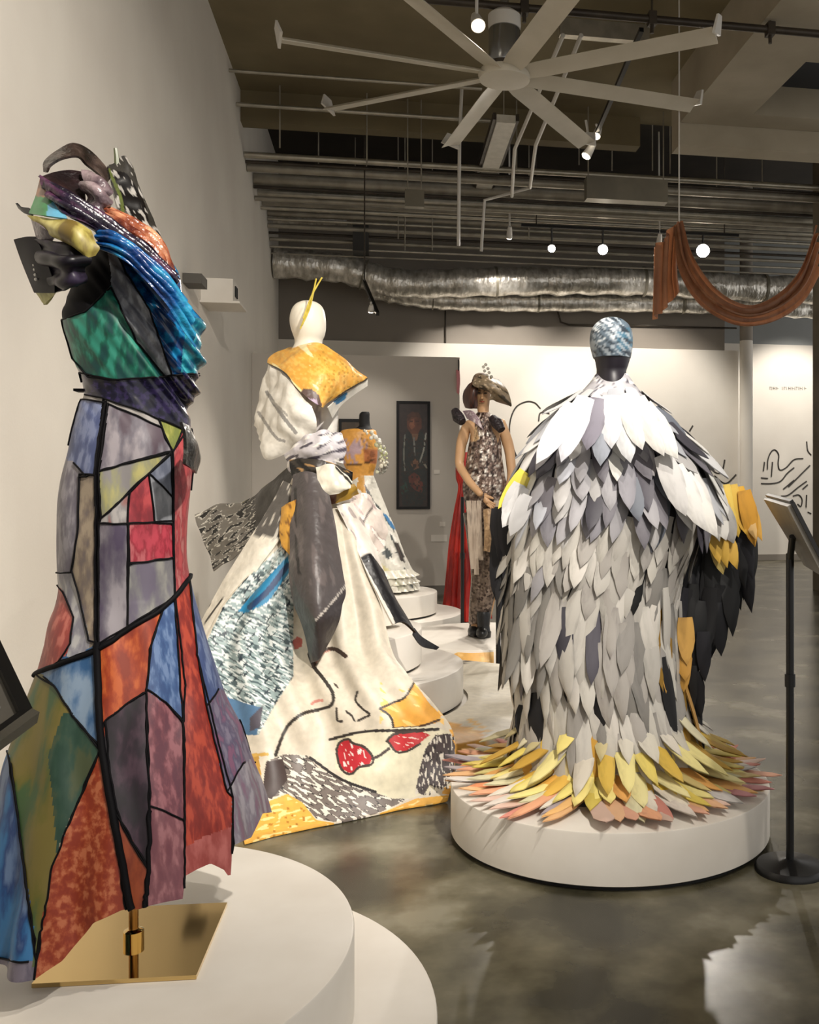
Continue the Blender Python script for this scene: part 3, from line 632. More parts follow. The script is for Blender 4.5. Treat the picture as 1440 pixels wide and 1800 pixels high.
for _ in range(60):
    if not (cls < 0).any(): break
    for ax_, sh in ((0, 1), (0, -1), (1, 1), (1, -1)):
        r_ = np.roll(cls, sh, ax_); mk = (cls < 0) & (r_ >= 0); cls[mk] = r_[mk]
gown = tubegrid_mesh('gown', (G - nn*.014)[:int(NZ*.8):6, ::5], mat('lining_dark', '1a171a', None, rough=.8), g1, cap=False)
vid = np.arange(NZ*NT).reshape(NZ, NT); Gf = G.reshape(-1, 3)
quad = np.stack([vid[:-1], np.roll(vid[:-1], -1, 1), np.roll(vid[1:], -1, 1), vid[1:]], -1)
# one mesh for each connected patch
lab = np.full(cls.shape, -1); comps = []
H_, W_ = cls.shape
for i0 in range(H_):
    for j0 in range(W_):
        if lab[i0, j0] >= 0: continue
        k = cls[i0, j0]; stack = [(i0, j0)]; lab[i0, j0] = len(comps); cells = []
        while stack:
            i, j = stack.pop(); cells.append((i, j))
            for a, b in ((i-1, j), (i+1, j), (i, (j-1) % W_), (i, (j+1) % W_)):
                if 0 <= a < H_ and lab[a, b] < 0 and cls[a, b] == k: lab[a, b] = len(comps); stack.append((a, b))
        comps.append((k, cells))
for k, cells in comps:
    if len(cells) < 40: m = BLK
    else: m = PAN[k][1]
    if len(cells) < 12: continue
    ij = np.array(cells); qs = quad[ij[:, 0], ij[:, 1]]
    u, inv = np.unique(qs, return_inverse=True); me = bpy.data.meshes.new('fabric_panel'); me.from_pydata(Gf[u].tolist(), [], inv.reshape(-1, 4).tolist()); me.update(); me.shade_smooth()
    link('fabric_panel', me, m, gown)
# black piping along the panel edges
fr = np.zeros((NZ, NT), bool); fr[:, front] = True
fv = np.argwhere(fr); fuv = UV[fr]; fp = (G+nn*.0015)[fr]
tree = __import__('mathutils').kdtree.KDTree(len(fuv))
for i, p in enumerate(fuv): tree.insert((p[0], p[1], 0), i)
tree.balance(); sm = MB(); seen = set()
for k, (nm, m, poly) in enumerate(PAN):
    if m is BLK or nm in ('coral', 'fern', 'trim', 'aqua', 'bone', 'pale'): continue
    for a, b in zip(poly, poly[1:]+poly[:1]):
        key = tuple(sorted((a, b)))
        if key in seen: continue
        seen.add(key); n = max(3, int(math.hypot(a[0]-b[0], a[1]-b[1])/7)); pts = []
        for s in np.linspace(0, 1, n):
            co, idx, dist = tree.find((a[0]+(b[0]-a[0])*s, a[1]+(b[1]-a[1])*s, 0))
            if dist < 5: pts.append(fp[idx])
        if len(pts) > 2:
            pts = np.array(pts); pts[1:-1] = (pts[:-2]+2*pts[1:-1]+pts[2:])/4
            sm.tube(pts, .0019, 5)
for ln, rr_ in (([(56,1186),(104,1168),(170,1143),(224,1107),(288,1067),(320,1032),(338,1008)], .0050), ([(171,1130),(172,1200),(177,1290),(188,1370),(202,1450),(216,1525),(231,1604)], .0068), ([(262,1425),(262,1500),(258,1560),(254,1594)], .004)):
    pts = []
    for p in spline(ln, 70):
        co, idx, dist = tree.find((p[0], p[1], 0))
        if dist < 6: pts.append(fp[idx])
    pts = np.array(pts)
    for _ in range(3): pts[1:-1] = (pts[:-2]+2*pts[1:-1]+pts[2:])/4
    sm.tube(pts, rr_, 8)
obj('seam_piping', sm, BLK, gown, smooth=80)
# collar, drapes and ties of the gown
D0 = 1.97
satin = lambda n, a, b, c=None: mat('satin_'+n, *((c, [a, b]) if c else (a, [b])), 20, .3, contrast=(.38, .64), detail=6, coat=.1, bump=.35, bscale=45)
psheet('collar_band', [[(76,300,1.9),(80,283,1.92),(104,264,1.95),(129,253,1.97),(156,264,1.99),(182,290,2.0),(196,312,2.0)], [(83,303,1.9),(89,291,1.9),(110,279,1.92),(137,276,1.94),(152,290,1.96),(172,306,1.97),(186,324,1.98)]],
       satin('umber', '2c221e', '4a3e38', '140f0c'), g1, 6, 50, .005)
psheet('hood', [[(72,312,1.88),(95,304,1.92),(122,300,1.95),(145,303,1.96)], [(78,322,1.86),(100,318,1.9),(125,320,1.93),(148,330,1.94)], [(88,334,1.85),(110,342,1.87),(132,352,1.9),(152,366,1.91)]], satin('cocoa', '1d1012', '33201f', '120a0c'), g1, 16, 16)
psheet('hood', [[(144,303,1.95),(162,305,1.95),(180,318,1.95),(194,336,1.96)], [(147,325,1.92),(165,330,1.90),(180,340,1.91),(192,352,1.93)], [(150,362,1.91),(160,372,1.89),(174,376,1.89),(186,374,1.91)]], satin('mauvegrey', '6a5a5e', '8e7e80', '3c3036'), g1, 30, 24, ripple=(.006, 22), folds=(.008, 2, .5))
psheet('back_collar', [[(188,292,2.0),(204,286,2.02),(216,276,2.03),(224,282,2.04)], [(196,325,1.98),(215,318,2.0),(236,322,2.02),(246,330,2.03)], [(205,360,1.96),(225,362,1.98),(250,368,2.0),(264,378,2.02)], [(212,385,1.94),(240,392,1.95),(262,402,1.97),(286,420,2.0)]],
       print_mat('collar_print', .25, .3, 30, .3), g1, 40, 40, .005, [('p', [(200,300),(222,306),(252,352),(262,400),(238,395),(206,352)], '0d0b0c'), ('w', [(188,276),(290,276),(290,420),(188,420)], '8e8a84', .22, 5, 60), ('l', [(190,300),(210,345),(216,380)], 3, '4a5228')], '2b2926', (.008, 24))
obj('collar_spike', MB().tube([P(206, 292, 2.02), P(205, 275, 2.02), P(203, 261, 2.02)], [.006, .005, .004], 6), mat('olive_trim', '4c5236', None, rough=.4), g1)
psheet('neck_drape', [[(72,313,1.86),(64,345,1.84),(52,376,1.83)], [(82,330,1.84),(80,352,1.82),(80,380,1.80)], [(100,350,1.83),(108,366,1.81),(120,386,1.79)]], print_mat('drape_print', .3, .25, 40, .2), g1, 24, 24, .004,
       [('p', [(50,380),(60,345),(95,350),(120,384)], '2b6d3c'), ('p', [(84,384),(84,362),(100,352),(122,386)], '4a86a0')], '7d5a44')
psheet('neck_drape', [[(68,312,1.85),(100,330,1.84),(140,352,1.85),(180,378,1.87),(225,408,1.89),(270,445,1.9),(308,485,1.92)], [(82,332,1.82),(110,352,1.81),(145,372,1.82),(185,398,1.84),(228,428,1.86),(272,462,1.88),(310,500,1.9)], [(96,352,1.82),(118,380,1.80),(150,396,1.81),(188,416,1.83),(230,445,1.85),(274,478,1.87),(312,515,1.9)]],
       satin('plum', '1c1226', '4a2840', '120a18'), g1, 40, 70, .005, ripple=(.004, 20), folds=(.009, 3, .3))
psheet('shoulder_drape', [[(182,362,1.93),(206,372,1.93),(240,388,1.94),(272,408,1.95),(292,440,1.96),(306,474,1.96)], [(186,382,1.89),(208,394,1.88),(238,412,1.88),(264,432,1.89),(284,458,1.9),(302,492,1.92)]], satin('copper', '84452c', 'c08a68', '4c1c14'), g1, 36, 60, .004, ripple=(.004, 34), folds=(.006, 2.5, 1))
psheet('shoulder_drape', [[(170,402,1.84),(200,410,1.83),(245,440,1.85),(290,480,1.87),(325,525,1.9)], [(172,420,1.82),(206,428,1.81),(250,462,1.83),(296,505,1.85),(335,560,1.88)], [(176,436,1.82),(212,452,1.81),(256,492,1.82),(304,545,1.84),(342,610,1.88)]], satin('peacock', '0c4f86', '2484a8', '0a2c60'), g1, 60, 60, .004, ripple=(.004, 26), folds=(.008, 4, .8))
psheet('lapel', [[(50,379,1.82),(88,384,1.8),(125,389,1.79),(160,406,1.8)], [(72,397,1.81),(100,405,1.78),(132,410,1.77),(168,424,1.79)], [(96,415,1.8),(118,424,1.78),(140,436,1.77),(176,436,1.79)], [(128,424,1.8),(140,440,1.78),(152,452,1.78),(168,450,1.79)]], cray('lapel', 'a89a4a', 'c0b470', '6e5a20', 12), g1, 24, 24, .004, ripple=(.006, 20))
psheet('lapel', [[(29,357,1.86),(38,364,1.85),(52,366,1.84)], [(34,366,1.86),(46,376,1.84),(58,380,1.83)]], mat('satin_black', '060507', None, rough=.4), g1, 6, 10)
psheet('lapel', [[(56,384,1.82),(74,398,1.8),(98,414,1.8)], [(66,420,1.83),(74,428,1.82),(92,424,1.81)], [(72,442,1.84),(78,440,1.83),(88,432,1.82)]], satin('pewter', '4a4246', '6a6064'), g1, 8, 8)
psheet('sleeve_cuff', [[(26,421,1.86),(46,417,1.84),(64,417,1.83)], [(38,455,1.86),(56,452,1.83),(80,450,1.81)], [(52,490,1.86),(70,490,1.83),(96,494,1.81)], [(62,514,1.87),(78,514,1.85),(98,514,1.83)]], mat('cuff_jet', '060509', '14101a', 20, .55, spec=.25), g1, 16, 12, .005)
psheet('sleeve_cuff', [[(62,420,1.83),(90,426,1.8),(120,424,1.79),(152,430,1.8)], [(76,455,1.82),(100,452,1.77),(126,450,1.76),(158,456,1.79)], [(90,490,1.82),(108,486,1.78),(128,482,1.77),(150,486,1.8)], [(98,514,1.84),(110,512,1.81),(124,506,1.8),(138,508,1.82)]], mat('cuff_violet', '08060c', ['120d18', '2a2234'], 22, .4, contrast=(.4, .62), spec=.3), g1, 30, 30, .005, ripple=(.010, 22), folds=(.008, 2.5, 2))
psheet('cuff_tip', [[(60,508,1.87),(78,511,1.85),(99,513,1.83)], [(70,522,1.87),(80,524,1.86),(92,523,1.85)], [(77,534,1.87),(79,536,1.87),(82,534,1.86)]], cray('cuff', '9a9550', 'b5af72'), g1, 10, 10)
obj('snap_stud', MB().ball(P(61, 466, 1.83), .004, 6).ball(P(61, 474, 1.83), .003, 6).ball(P(62, 483, 1.83), .003, 6).ball(P(63, 491, 1.83), .003, 6), M_lamp, g1)
psheet('hip_sash', [[(318,742,1.82),(332,752,1.86),(338,770,1.92)], [(326,775,1.82),(342,785,1.87),(350,800,1.93)], [(326,815,1.83),(338,825,1.88),(343,832,1.93)]], satin('charcoal', '1a1918', '4a4844', '0c0b0b'), g1, 16, 12, .006, ripple=(.006, 26))
obj('waist_clip', MB().box(tuple(P(138, 690, 1.96)), tuple(P(148, 683, 1.93))), BLK, g1)
# ------------------------------------------------------------------ trailing white gown
AW = Axis(541, 4.95)
g2 = thing('white_gown_form', AW.o+Vector((0, 0, 3*TH)), 'faceless white mannequin in a trailing white gown with orange cape collar', 'dressed mannequin')
M_skin = mat('mannequin_white', 'e9e2d2', 'e2dac8', 4, .4)
M_print = print_mat('gown_print', .5, .10, 30, 0, 0, .25, 9)
M_satin = print_mat('gown_satin', .42, .12, 20, .06, 0, .4, 18)
hr = turned(AW, [(528.5,536,546),(531,526,557),(537,517,566),(548,511,571),(562,509,573),(576,511,573),(588,515,571),(598,518,567),(608,516,568),(622,506,580),(640,496,592)], 40, 30, 1.12)
tubegrid_mesh('head', hr, M_skin, g2)
for i, (a, b, c) in enumerate((((528,578),(541,545),(552,507)), ((531,572),(545,540),(556,490)), ((533,560),(548,520),(566,488)))):
    obj('straw_stem', MB().tube(spline([tuple(P(*a, 4.68)), tuple(P(*b, 4.7)), tuple(P(*c, 4.74))], 10), .004, 6), mat('straw', 'b5a032', 'd0bc50', 30, .7), g2)
psheet('cape_collar', [[(508,613,5.0),(530,606,4.86),(558,605,4.82),(585,617,4.84),(615,640,4.9),(646,664,4.95)], [(488,622,4.95),(520,626,4.72),(555,632,4.66),(588,645,4.7),(615,655,4.8),(644,668,4.93)],
        [(473,631,4.92),(508,650,4.66),(548,666,4.6),(580,673,4.64),(605,677,4.75),(628,677,4.88)], [(470,639,4.9),(500,657,4.66),(530,690,4.58),(560,713,4.58),(573,713,4.66),(600,690,4.8)]], M_satin, g2, 60, 80, .006,
       [('s', [(460,600),(660,600),(660,720),(460,720)], 'e9b75a', .35, 4), ('s', [(560,610),(640,640),(640,690),(560,690)], 'b98a36', .12, 3), ('w', [(480,605),(560,605),(560,690),(480,690)], 'f4e2a8', .25, 12, 40),
        ('p', [(522,696),(534,684),(548,684),(560,694),(566,715),(540,715)], '5a4640'), ('p', [(535,700),(556,702),(560,714),(545,714)], 'a08aa0'),
        ('l', [(470,640),(502,658),(522,690)], 2.2, '33302c'), ('l', [(646,666),(604,690),(576,712)], 2.0, '33302c')], 'e2a646', (.012, 9))
psheet('cape_lining', [[(646,667,4.95),(622,682,4.88),(598,697,4.8),(576,716,4.68)], [(646,678,4.97),(622,694,4.92),(600,712,4.86),(584,735,4.8)]], M_print, g2, 16, 30, .004, [('p', [(584,700),(612,686),(606,702),(590,712)], '3f7fae')], 'e8e4da')
psheet('cape', [[(472,641,4.9),(500,660,4.66),(525,690,4.58),(548,714,4.58)], [(461,685,4.9),(488,702,4.66),(516,722,4.56),(556,738,4.58)], [(446,735,4.9),(474,758,4.66),(508,766,4.58),(556,758,4.6)], [(445,748,4.92),(462,785,4.7),(476,807,4.66),(552,772,4.64)]],
       M_satin, g2, 90, 90, .005, [('l', [(470,690),(500,735),(520,760)], 3.2, '8d8a86'), ('l', [(455,725),(485,768),(500,775)], 2.6, '9a9690'), ('l', [(480,705),(505,730)], 2, 'a8a49c')], 'e6e1d6', (.022, 13))
bd = turned(AW, [(630,500,592),(700,516,596),(760,524,592),(800,520,588),(830,514,598),(845,510,606)], 60, 40, .8)
tubegrid_mesh('bodice', bd, M_satin, g2, paint(proj(bd), 'a8a2a4', [('w', [(480,600),(620,600),(620,850),(480,850)], 'd9d4d2', .08, 10, 20), ('w', [(480,720),(620,720),(620,850),(480,850)], '2a2628', .28, 8, 20), ('p', [(560,715),(600,715),(600,770),(570,760)], 'e4e0d8')]))
def ribbon(rows, base, marks=None, nu=30, nv=30, rip=(.02, 18), name='waist_ribbon', th=.005, m=None):
    return psheet(name, rows, m or M_satin, g2, nu, nv, th, marks or [], base, rip)
ribbon([[(502,800,4.66),(530,770,4.58),(566,758,4.56),(600,762,4.64)], [(506,815,4.64),(534,792,4.54),(568,782,4.52),(606,790,4.62)], [(512,830,4.64),(540,815,4.56),(570,808,4.54),(604,815,4.62)]], 'c9c4c8', [('w', [(490,740),(620,740),(620,840),(490,840)], '4a4450', .15, 8, -20), ('w', [(490,740),(620,740),(620,840),(490,840)], 'efeae4', .28, 6, -30)])
ribbon([[(510,808,4.6),(540,806,4.54),(580,812,4.54),(620,830,4.6)], [(514,836,4.6),(545,832,4.53),(585,842,4.54),(618,856,4.62)]], '3a342e', [('w', [(500,800),(630,800),(630,870),(500,870)], 'b08a5a', .22, 6, 10), ('w', [(500,800),(630,800),(630,870),(500,870)], '0c0a0a', .0, 9, 40)])
ribbon([[(556,822,4.5),(585,818,4.48),(618,848,4.54)], [(560,850,4.46),(590,852,4.44),(616,858,4.5)], [(562,872,4.46),(590,868,4.45),(606,860,4.5)]], 'e3ddcc', [('l', [(590,822),(606,838),(618,852)], 2, '2a2622')], name='peplum')
ribbon([[(566,874,4.5),(592,866,4.5),(622,850,4.56)], [(575,888,4.54),(602,882,4.54),(630,868,4.6)]], '9c7a2c', [('p', [(566,872),(592,866),(590,890),(568,884)], '5c2c18')], name='peplum')
# striped wing of the bow, white band and dark panel
ribbon([[(522,804,4.72),(472,850,4.85),(428,882,4.98),(386,886,5.05),(342,905,5.05)], [(522,822,4.7),(478,876,4.8),(434,916,4.9),(392,935,4.96),(358,950,5.0)], [(526,842,4.68),(490,902,4.75),(442,956,4.82),(402,986,4.88),(378,1004,4.95)]], '6d6860',
       [('p', [(530,800),(470,850),(430,885),(448,960),(500,905),(530,850)], '3a3733'), ('w', [(335,870),(450,870),(450,1010),(335,1010)], 'c9c4b8', .1, 4.5, -35), ('w', [(335,870),(450,870),(450,1010),(335,1010)], '141210', .2, 4.5, -35), ('l', [(428,882),(470,850),(520,808)], 1.5, '8c8440')], 90, 150, (.016, 12), 'bow_wing')
ribbon([[(500,846,4.6),(455,925,4.55),(400,1012,4.5),(345,1112,4.45)], [(512,852,4.56),(478,935,4.48),(422,1018,4.42),(356,1122,4.38)], [(524,864,4.55),(498,938,4.48),(446,1012,4.42),(372,1126,4.38)]], 'ded7c8',
       [('p', [(490,840),(530,850),(505,940),(475,948),(448,940)], '57534f'), ('w', [(450,840),(530,840),(530,950),(450,950)], 'b9b3a8', .3, 6, -60), ('l', [(446,1014),(410,1070),(366,1130)], 5, '14161c'), ('l', [(372,1062),(352,1080),(350,1100)], 2, '2c2824'), ('l', [(395,1050),(362,1096)], 1.5, '3a342e')], 70, 40, (.006, 10), 'sash_band', .012)
ribbon([[(496,892,4.5),(508,884,4.46),(520,878,4.44)], [(492,930,4.46),(505,930,4.42),(517,930,4.4)], [(496,960,4.42),(506,972,4.38),(514,985,4.36)]], 'd9a03c', [('w', [(480,870),(530,870),(530,990),(480,990)], '8a5a20', .25, 5, 50)], 20, 14, (.006, 20), 'sash_panel')
ribbon([[(516,834,4.54),(542,830,4.48),(572,842,4.5)], [(512,920,4.42),(548,918,4.30),(590,930,4.36)], [(510,1000,4.28),(552,1005,4.14),(606,1030,4.24)], [(518,1060,4.22),(556,1078,4.08),(600,1062,4.2)], [(538,1118,4.2),(560,1112,4.1),(594,1092,4.18)], [(548,1165,4.2),(562,1158,4.14),(576,1130,4.18)]], '4c4646',
       [('p', [(556,1090),(606,1032),(612,1080),(570,1150),(550,1165)], '352f30'), ('l', [(606,1032),(580,1062),(556,1090)], 1.3, 'b9b2aa'), ('p', [(510,1000),(518,1060),(548,1165),(556,1090),(525,1040)], '464a48'), ('l', [(520,860),(522,960),(528,1010)], 2.5, '171416'), ('w', [(505,830),(610,830),(610,1030),(505,1030)], '5e5655', .25, 10, 85)], 80, 40, (.008, 9), 'front_panel', .008)
ribbon([[(592,890,4.55),(606,886,4.56),(620,884,4.6)], [(618,945,4.5),(634,940,4.52),(652,950,4.58)], [(650,1020,4.42),(668,1012,4.46),(690,1040,4.52)], [(690,1098,4.36),(708,1094,4.4),(730,1112,4.45)]], 'd8d0c6', [('p', [(634,982),(650,972),(760,1125),(700,1112),(690,1085)], '0d0b10'), ('w', [(600,890),(640,890),(640,960),(600,960)], 'a89c98', .2, 8, 60)], 70, 40, (.006, 10), 'side_band', .01)
ribbon([[(728,1104,4.46),(742,1120,4.5),(772,1138,4.56)], [(726,1116,4.44),(742,1136,4.48),(768,1142,4.54)]], '0d0b10', None, 6, 16, (.002, 10), 'side_band', .006)
ribbon([[(600,884,4.62),(640,868,4.66),(668,900,4.75)], [(606,930,4.6),(646,925,4.6),(682,930,4.72)], [(618,984,4.58),(650,982,4.6),(676,956,4.7)]], 'cfc2b8', [('l', [(655,890),(632,930),(620,955)], 2, '4a4240'), ('w', [(600,860),(690,860),(690,990),(600,990)], 'b09a96', .2, 9, 60), ('w', [(600,860),(690,860),(690,990),(600,990)], 'ece4da', .3, 9, 60)], 40, 40, (.02, 12), 'side_bow')
# underskirt cone and the long printed train
sk = turned(AW, [(840,510,606),(920,492,628),(1000,462,655),(1060,435,680),(1103,418,700)], 90, 50, .75, lambda t, v, z: .05*v*math.sin(9*t))
tubegrid_mesh('skirt', sk, M_print, g2, paint(proj(sk), 'd9d2c4', []))
rw = [(840,840,515,600,4.72,4.72),(960,960,468,630,4.48,4.5),(1070,1070,392,670,4.36,4.4),(1145,1138,362,690,4.24,4.3),(1215,1186,370,722,4.1,4.16),(1280,1238,385,766,3.98,4.1),(1345,1285,400,796,3.92,4.08),(1400,1330,414,800,3.82,4.06),(1445,1374,424,796,3.7,4.05),(1488,1412,430,786,3.56,4.03)]
ctrl = []
for k, (yl, yr, xl, xr_, dl, dr) in enumerate(rw):
    r = []
    for s in np.linspace(0, 1, 7):
        bulge = (.05*math.sin(s*math.pi) if k < 3 else .0)
        wv = .035*math.sin(s*11+k*.55)*min(k, 4)/4*(1 if k < 8 else .2)
        r.append((xl+(xr_-xl)*s, yl+(yr-yl)*s, dl+(dr-dl)*s-bulge+wv))
    ctrl.append(r)
blue_p = [(358,1140),(392,1068),(430,1020),(500,955),(516,985),(515,1190),(470,1262),(455,1292),(415,1292),(370,1215)]
hair_p = [(455,1412),(464,1376),(470,1338),(500,1326),(540,1328),(560,1350),(600,1372),(650,1390),(690,1404),(720,1404),(660,1432),(600,1448),(556,1440),(530,1410),(500,1395)]
train_marks = [('p', blue_p, '8fa0a0'), ('w', blue_p, 'd4dad8', .05, 4, 30), ('w', blue_p, '46565a', .2, 3.5, 30), ('w', blue_p, '22303a', .38, 4, -50),
  ('p', [(418,1075),(440,1050),(505,978),(514,1000),(470,1060),(432,1078)], '1a7aa6'), ('l', [(440,1068),(470,1040),(505,995)], 5, '0c3560'), ('p', [(396,1225),(460,1245),(452,1292),(415,1292)], '4a6c8c'), ('p', [(440,1262),(462,1240),(458,1278),(440,1286)], '4a4650'),
  ('l', [(544,1150),(552,1172),(572,1198),(586,1222),(582,1240),(560,1248),(530,1256),(505,1278),(492,1305),(484,1328)], 3.0, '2a241e'), ('l', [(552,1172),(560,1152),(576,1142),(592,1142),(608,1154)], 3.6, '3a2a22'), ('l', [(556,1166),(566,1150),(580,1144)], 1.2, 'b07a6a'),
  ('p', [(514,1128),(523,1118),(533,1124),(531,1138),(518,1142)], 'b85c52'), ('l', [(548,1238),(556,1233),(567,1231)], 2.4, 'c08074'), ('l', [(588,1203),(594,1209)], 1.8, '4a4038'),
  ('l', [(629,1216),(626,1232),(638,1246),(650,1256),(640,1262),(630,1267)], 2, '332c26'), ('l', [(592,1246),(594,1266),(602,1268)], 1.9, '332c26'), ('l', [(609,1251),(618,1258),(624,1267)], 1.8, '332c26'),
  ('p', [(668,1246),(690,1236),(712,1226),(728,1200),(755,1238),(776,1258),(770,1270),(735,1277),(692,1280),(690,1262)], 'e0a347'), ('w', [(668,1200),(780,1200),(780,1280),(668,1280)], 'edc274', .25, 9, 30), ('l', [(668,1246),(690,1236),(712,1226),(728,1200)], 2, '2f2820'), ('l', [(668,1246),(686,1260),(692,1280)], 2, '2f2820'), ('l', [(692,1280),(735,1277),(772,1266)], 2, '4a3424'),
  ('p', [(790,1282),(815,1282),(815,1400),(776,1395),(795,1340)], 'e0a64c'),
  ('p', [(590,1300),(650,1282),(760,1276),(792,1288),(795,1380),(700,1410),(640,1400),(590,1350)], 'd6cfb6'),
  ('l', [(580,1300),(640,1286),(700,1284),(770,1282)], 2.6, '2c2622'),
  ('p', [(592,1318),(598,1306),(612,1300),(622,1308),(640,1314),(654,1330),(652,1342),(632,1348),(618,1360),(604,1354),(596,1338)], 'b3202c'), ('w', [(596,1310),(612,1303),(648,1325),(650,1340),(618,1355),(604,1350)], 'ead6d0', .3, 3, 70), ('l', [(592,1318),(598,1305),(612,1299),(622,1307),(640,1313),(655,1330),(653,1344),(632,1349),(618,1361),(603,1355),(595,1338),(592,1318)], 2.2, '3a302c'),
  ('p', [(682,1302),(692,1292),(715,1288),(742,1286),(756,1292),(735,1308),(712,1320),(694,1320)], 'b3282e'), ('w', [(688,1302),(700,1293),(750,1291),(730,1306),(700,1317)], 'e0bcb4', .3, 3, 20), ('l', [(680,1303),(692,1291),(715,1287),(745,1284)], 2.4, '3a302c'), ('l', [(682,1303),(696,1321),(714,1321),(738,1308)], 2, '3a302c'), ('l', [(655,1334),(668,1328),(684,1316)], 2.6, '3a302c'),
  ('p', [(730,1392),(738,1350),(748,1316),(766,1292),(790,1290),(800,1310),(798,1370),(775,1388),(755,1380),(745,1398)], '43393a'), ('w', [(730,1398),(738,1345),(748,1314),(766,1290),(802,1290),(802,1380),(760,1398)], 'd3ccc0', .2, 3.5, 85), ('w', [(730,1398),(738,1345),(748,1314),(766,1290),(802,1290),(802,1380),(760,1398)], '221c1e', .3, 3, 85),
  ('p', [(455,1412),(464,1376),(470,1338),(500,1326),(540,1328),(560,1350),(600,1372),(650,1390),(690,1404),(720,1404),(660,1432),(600,1448),(556,1440),(530,1410),(500,1395)], '6e6560'), ('w', hair_p, '241e1e', .05, 4, 30), ('w', hair_p, 'd8d2c6', .16, 4, 30),
  ('p', [(460,1400),(468,1340),(496,1334),(505,1372),(478,1405)], '3d302e'), ('l', [(545,1332),(600,1370),(660,1392)], 2.5, '241e1e'),
  ('p', [(415,1500),(440,1440),(465,1412),(505,1396),(532,1412),(556,1442),(600,1450),(660,1434),(730,1404),(800,1396),(800,1420),(640,1470)], 'dba648'), ('w', [(418,1500),(440,1445),(465,1415),(505,1400),(530,1416),(554,1445),(600,1454),(660,1438),(730,1408),(795,1400),(795,1420),(640,1470)], 'efd08a', .2, 5, -15), ('s', [(430,1420),(560,1420),(560,1490),(430,1490)], 'b07a2a', .05, 4),
  ('p', [(400,1340),(455,1326),(462,1380),(440,1440),(415,1480)], 'b58a3c'), ('l', [(402,1330),(470,1326)], 3, 'c8a050')]
gt = grid([[P(*q) for q in r] for r in ctrl], 340, 260)
u_, v_ = np.meshgrid(np.linspace(0, 1, 340), np.linspace(0, 1, 260), indexing='ij')
gt = gt + normals(gt)*(.022*np.sin(2*math.pi*5.5*v_+1.2*np.sin(3*u_))*np.clip(u_*4, 0, 1)*np.clip((.8-u_)*2.2, 0, 1))[..., None]
gt = gt + normals(gt)*fnoise(gt, 7, .010, 4.2)[..., None]
gt[..., 2] = np.maximum(gt[..., 2], .006)
sheet('train', gt, M_print, g2, .005, paint(proj(gt), 'cfc6b5', train_marks), 'printed train with red heart-shaped glasses and dark hair')
# cloth lying over the widest platform
cB = np.array([-1.25, 5.0]); cC = np.array([-1.0, 5.15]); rows_ = []
for phi in np.linspace(-66, 78, 15):
    d = np.array([math.cos(math.radians(phi)), math.sin(math.radians(phi))]); b = cB-cC
    tb = -(b@d)+math.sqrt((b@d)**2-(b@b)+1.1**2)
    rr = [.785, .785+(tb-.785)*.33, .785+(tb-.785)*.66, tb-.03, tb+.012, tb+.03]
    dz = [TH+.004+.012, TH+.012, TH+.02, TH+.01, TH-.005, TH-.06 if phi > -48 else .02]
    rows_.append([W(*(cB+d*r), z+(.008*math.sin(phi*.3+r*9) if k in (1, 2) else 0)) for k, (r, z) in enumerate(zip(rr, dz))])
gd = grid(rows_, 90, 50); gd[..., 2] = np.maximum(gd[..., 2], .004)
uvd = proj(gd)
sheet('train', gd, M_print, g2, .004, paint(uvd, 'd8d0be', [('p', [(690,1236),(770,1262),(850,1288),(862,1345),(700,1345)], 'dca449'), ('w', [(690,1236),(870,1236),(870,1345),(690,1345)], 'e9bd6a', .45, 8, 30), ('l', [(810,1168),(828,1160),(845,1158)], 2.2, '2c2620')]))

# ------------------------------------------------------------------ beaded gown
AM = Axis(636, 8.4)
g3 = thing('beaded_gown_form', AM.o+Vector((0, 0, 2*TH)), 'headless mannequin in orange and white beaded gown before the partition', 'dressed mannequin')
nk = turned(AM, [(724,636,649),(728,632,650),(740,631,650),(750,630,652),(756,612,658)], 24, 14, 1.0)
tubegrid_mesh('neck', nk, M_blackm, g3)
bs = turned(AM, [(754,612,656),(760,598,662),(790,597,664),(815,604,662),(832,612,657),(845,614,658)], 50, 30, .8)
tubegrid_mesh('bodice', bs, M_satin, g3, paint(proj(bs), 'dc9f4a', [('w', [(600,770),(645,770),(645,815),(600,815)], 'b59aa0', .0, 6, 60), ('p', [(640,790),(665,790),(662,815),(640,812)], 'b06a3c'), ('l', [(610,818),(635,816),(655,810)], 1.5, '5c3c20')]))
sk3 = turned(AM, [(836,618,657),(880,606,674),(920,596,690),(960,588,704),(1000,580,720),(1037,574,736)], 120, 110, .9, lambda t, v, z: .05*v*math.sin(13*t)+.03*v*math.sin(29*t+z*20))
tubegrid_mesh('skirt', sk3, M_satin, g3, paint(proj(sk3), 'd8d4c8', [('p', [(630,835),(640,835),(648,900),(640,920),(620,900)], 'd09a48'), ('p', [(640,850),(650,865),(664,895),(650,890)], '5a5c60'), ('w', [(600,830),(740,830),(740,1040),(600,1040)], 'f0ece2', .2, 8, 55), ('w', [(660,880),(740,880),(740,1040),(660,1040)], '4a5050', .3, 6, 55), ('p', [(672,900),(680,905),(700,935),(686,925)], '3c78a8'), ('p', [(690,950),(700,955),(716,992),(704,985)], '3a3430'), ('p', [(640,975),(660,985),(690,1005),(670,1010),(645,1000)], 'd9d09a')]))
bead = MB()
for i in range(60):
    t = i/59; px = 648+28*math.sin(t*2.4)+random.uniform(-8, 6); py = 757+t*75
    bead.ball(P(px, py, 8.15+random.uniform(-.05, .05)), random.uniform(.009, .022), 4)
obj('beads', bead, mat('pearl_beads', 'e4decb', ['b8c07a', 'f4f0e4', '8c8a80'], 9, .2, coat=.5, kind='voronoi', contrast=(.2, .8)), g3, kind='stuff', smooth=80)
ruf = []
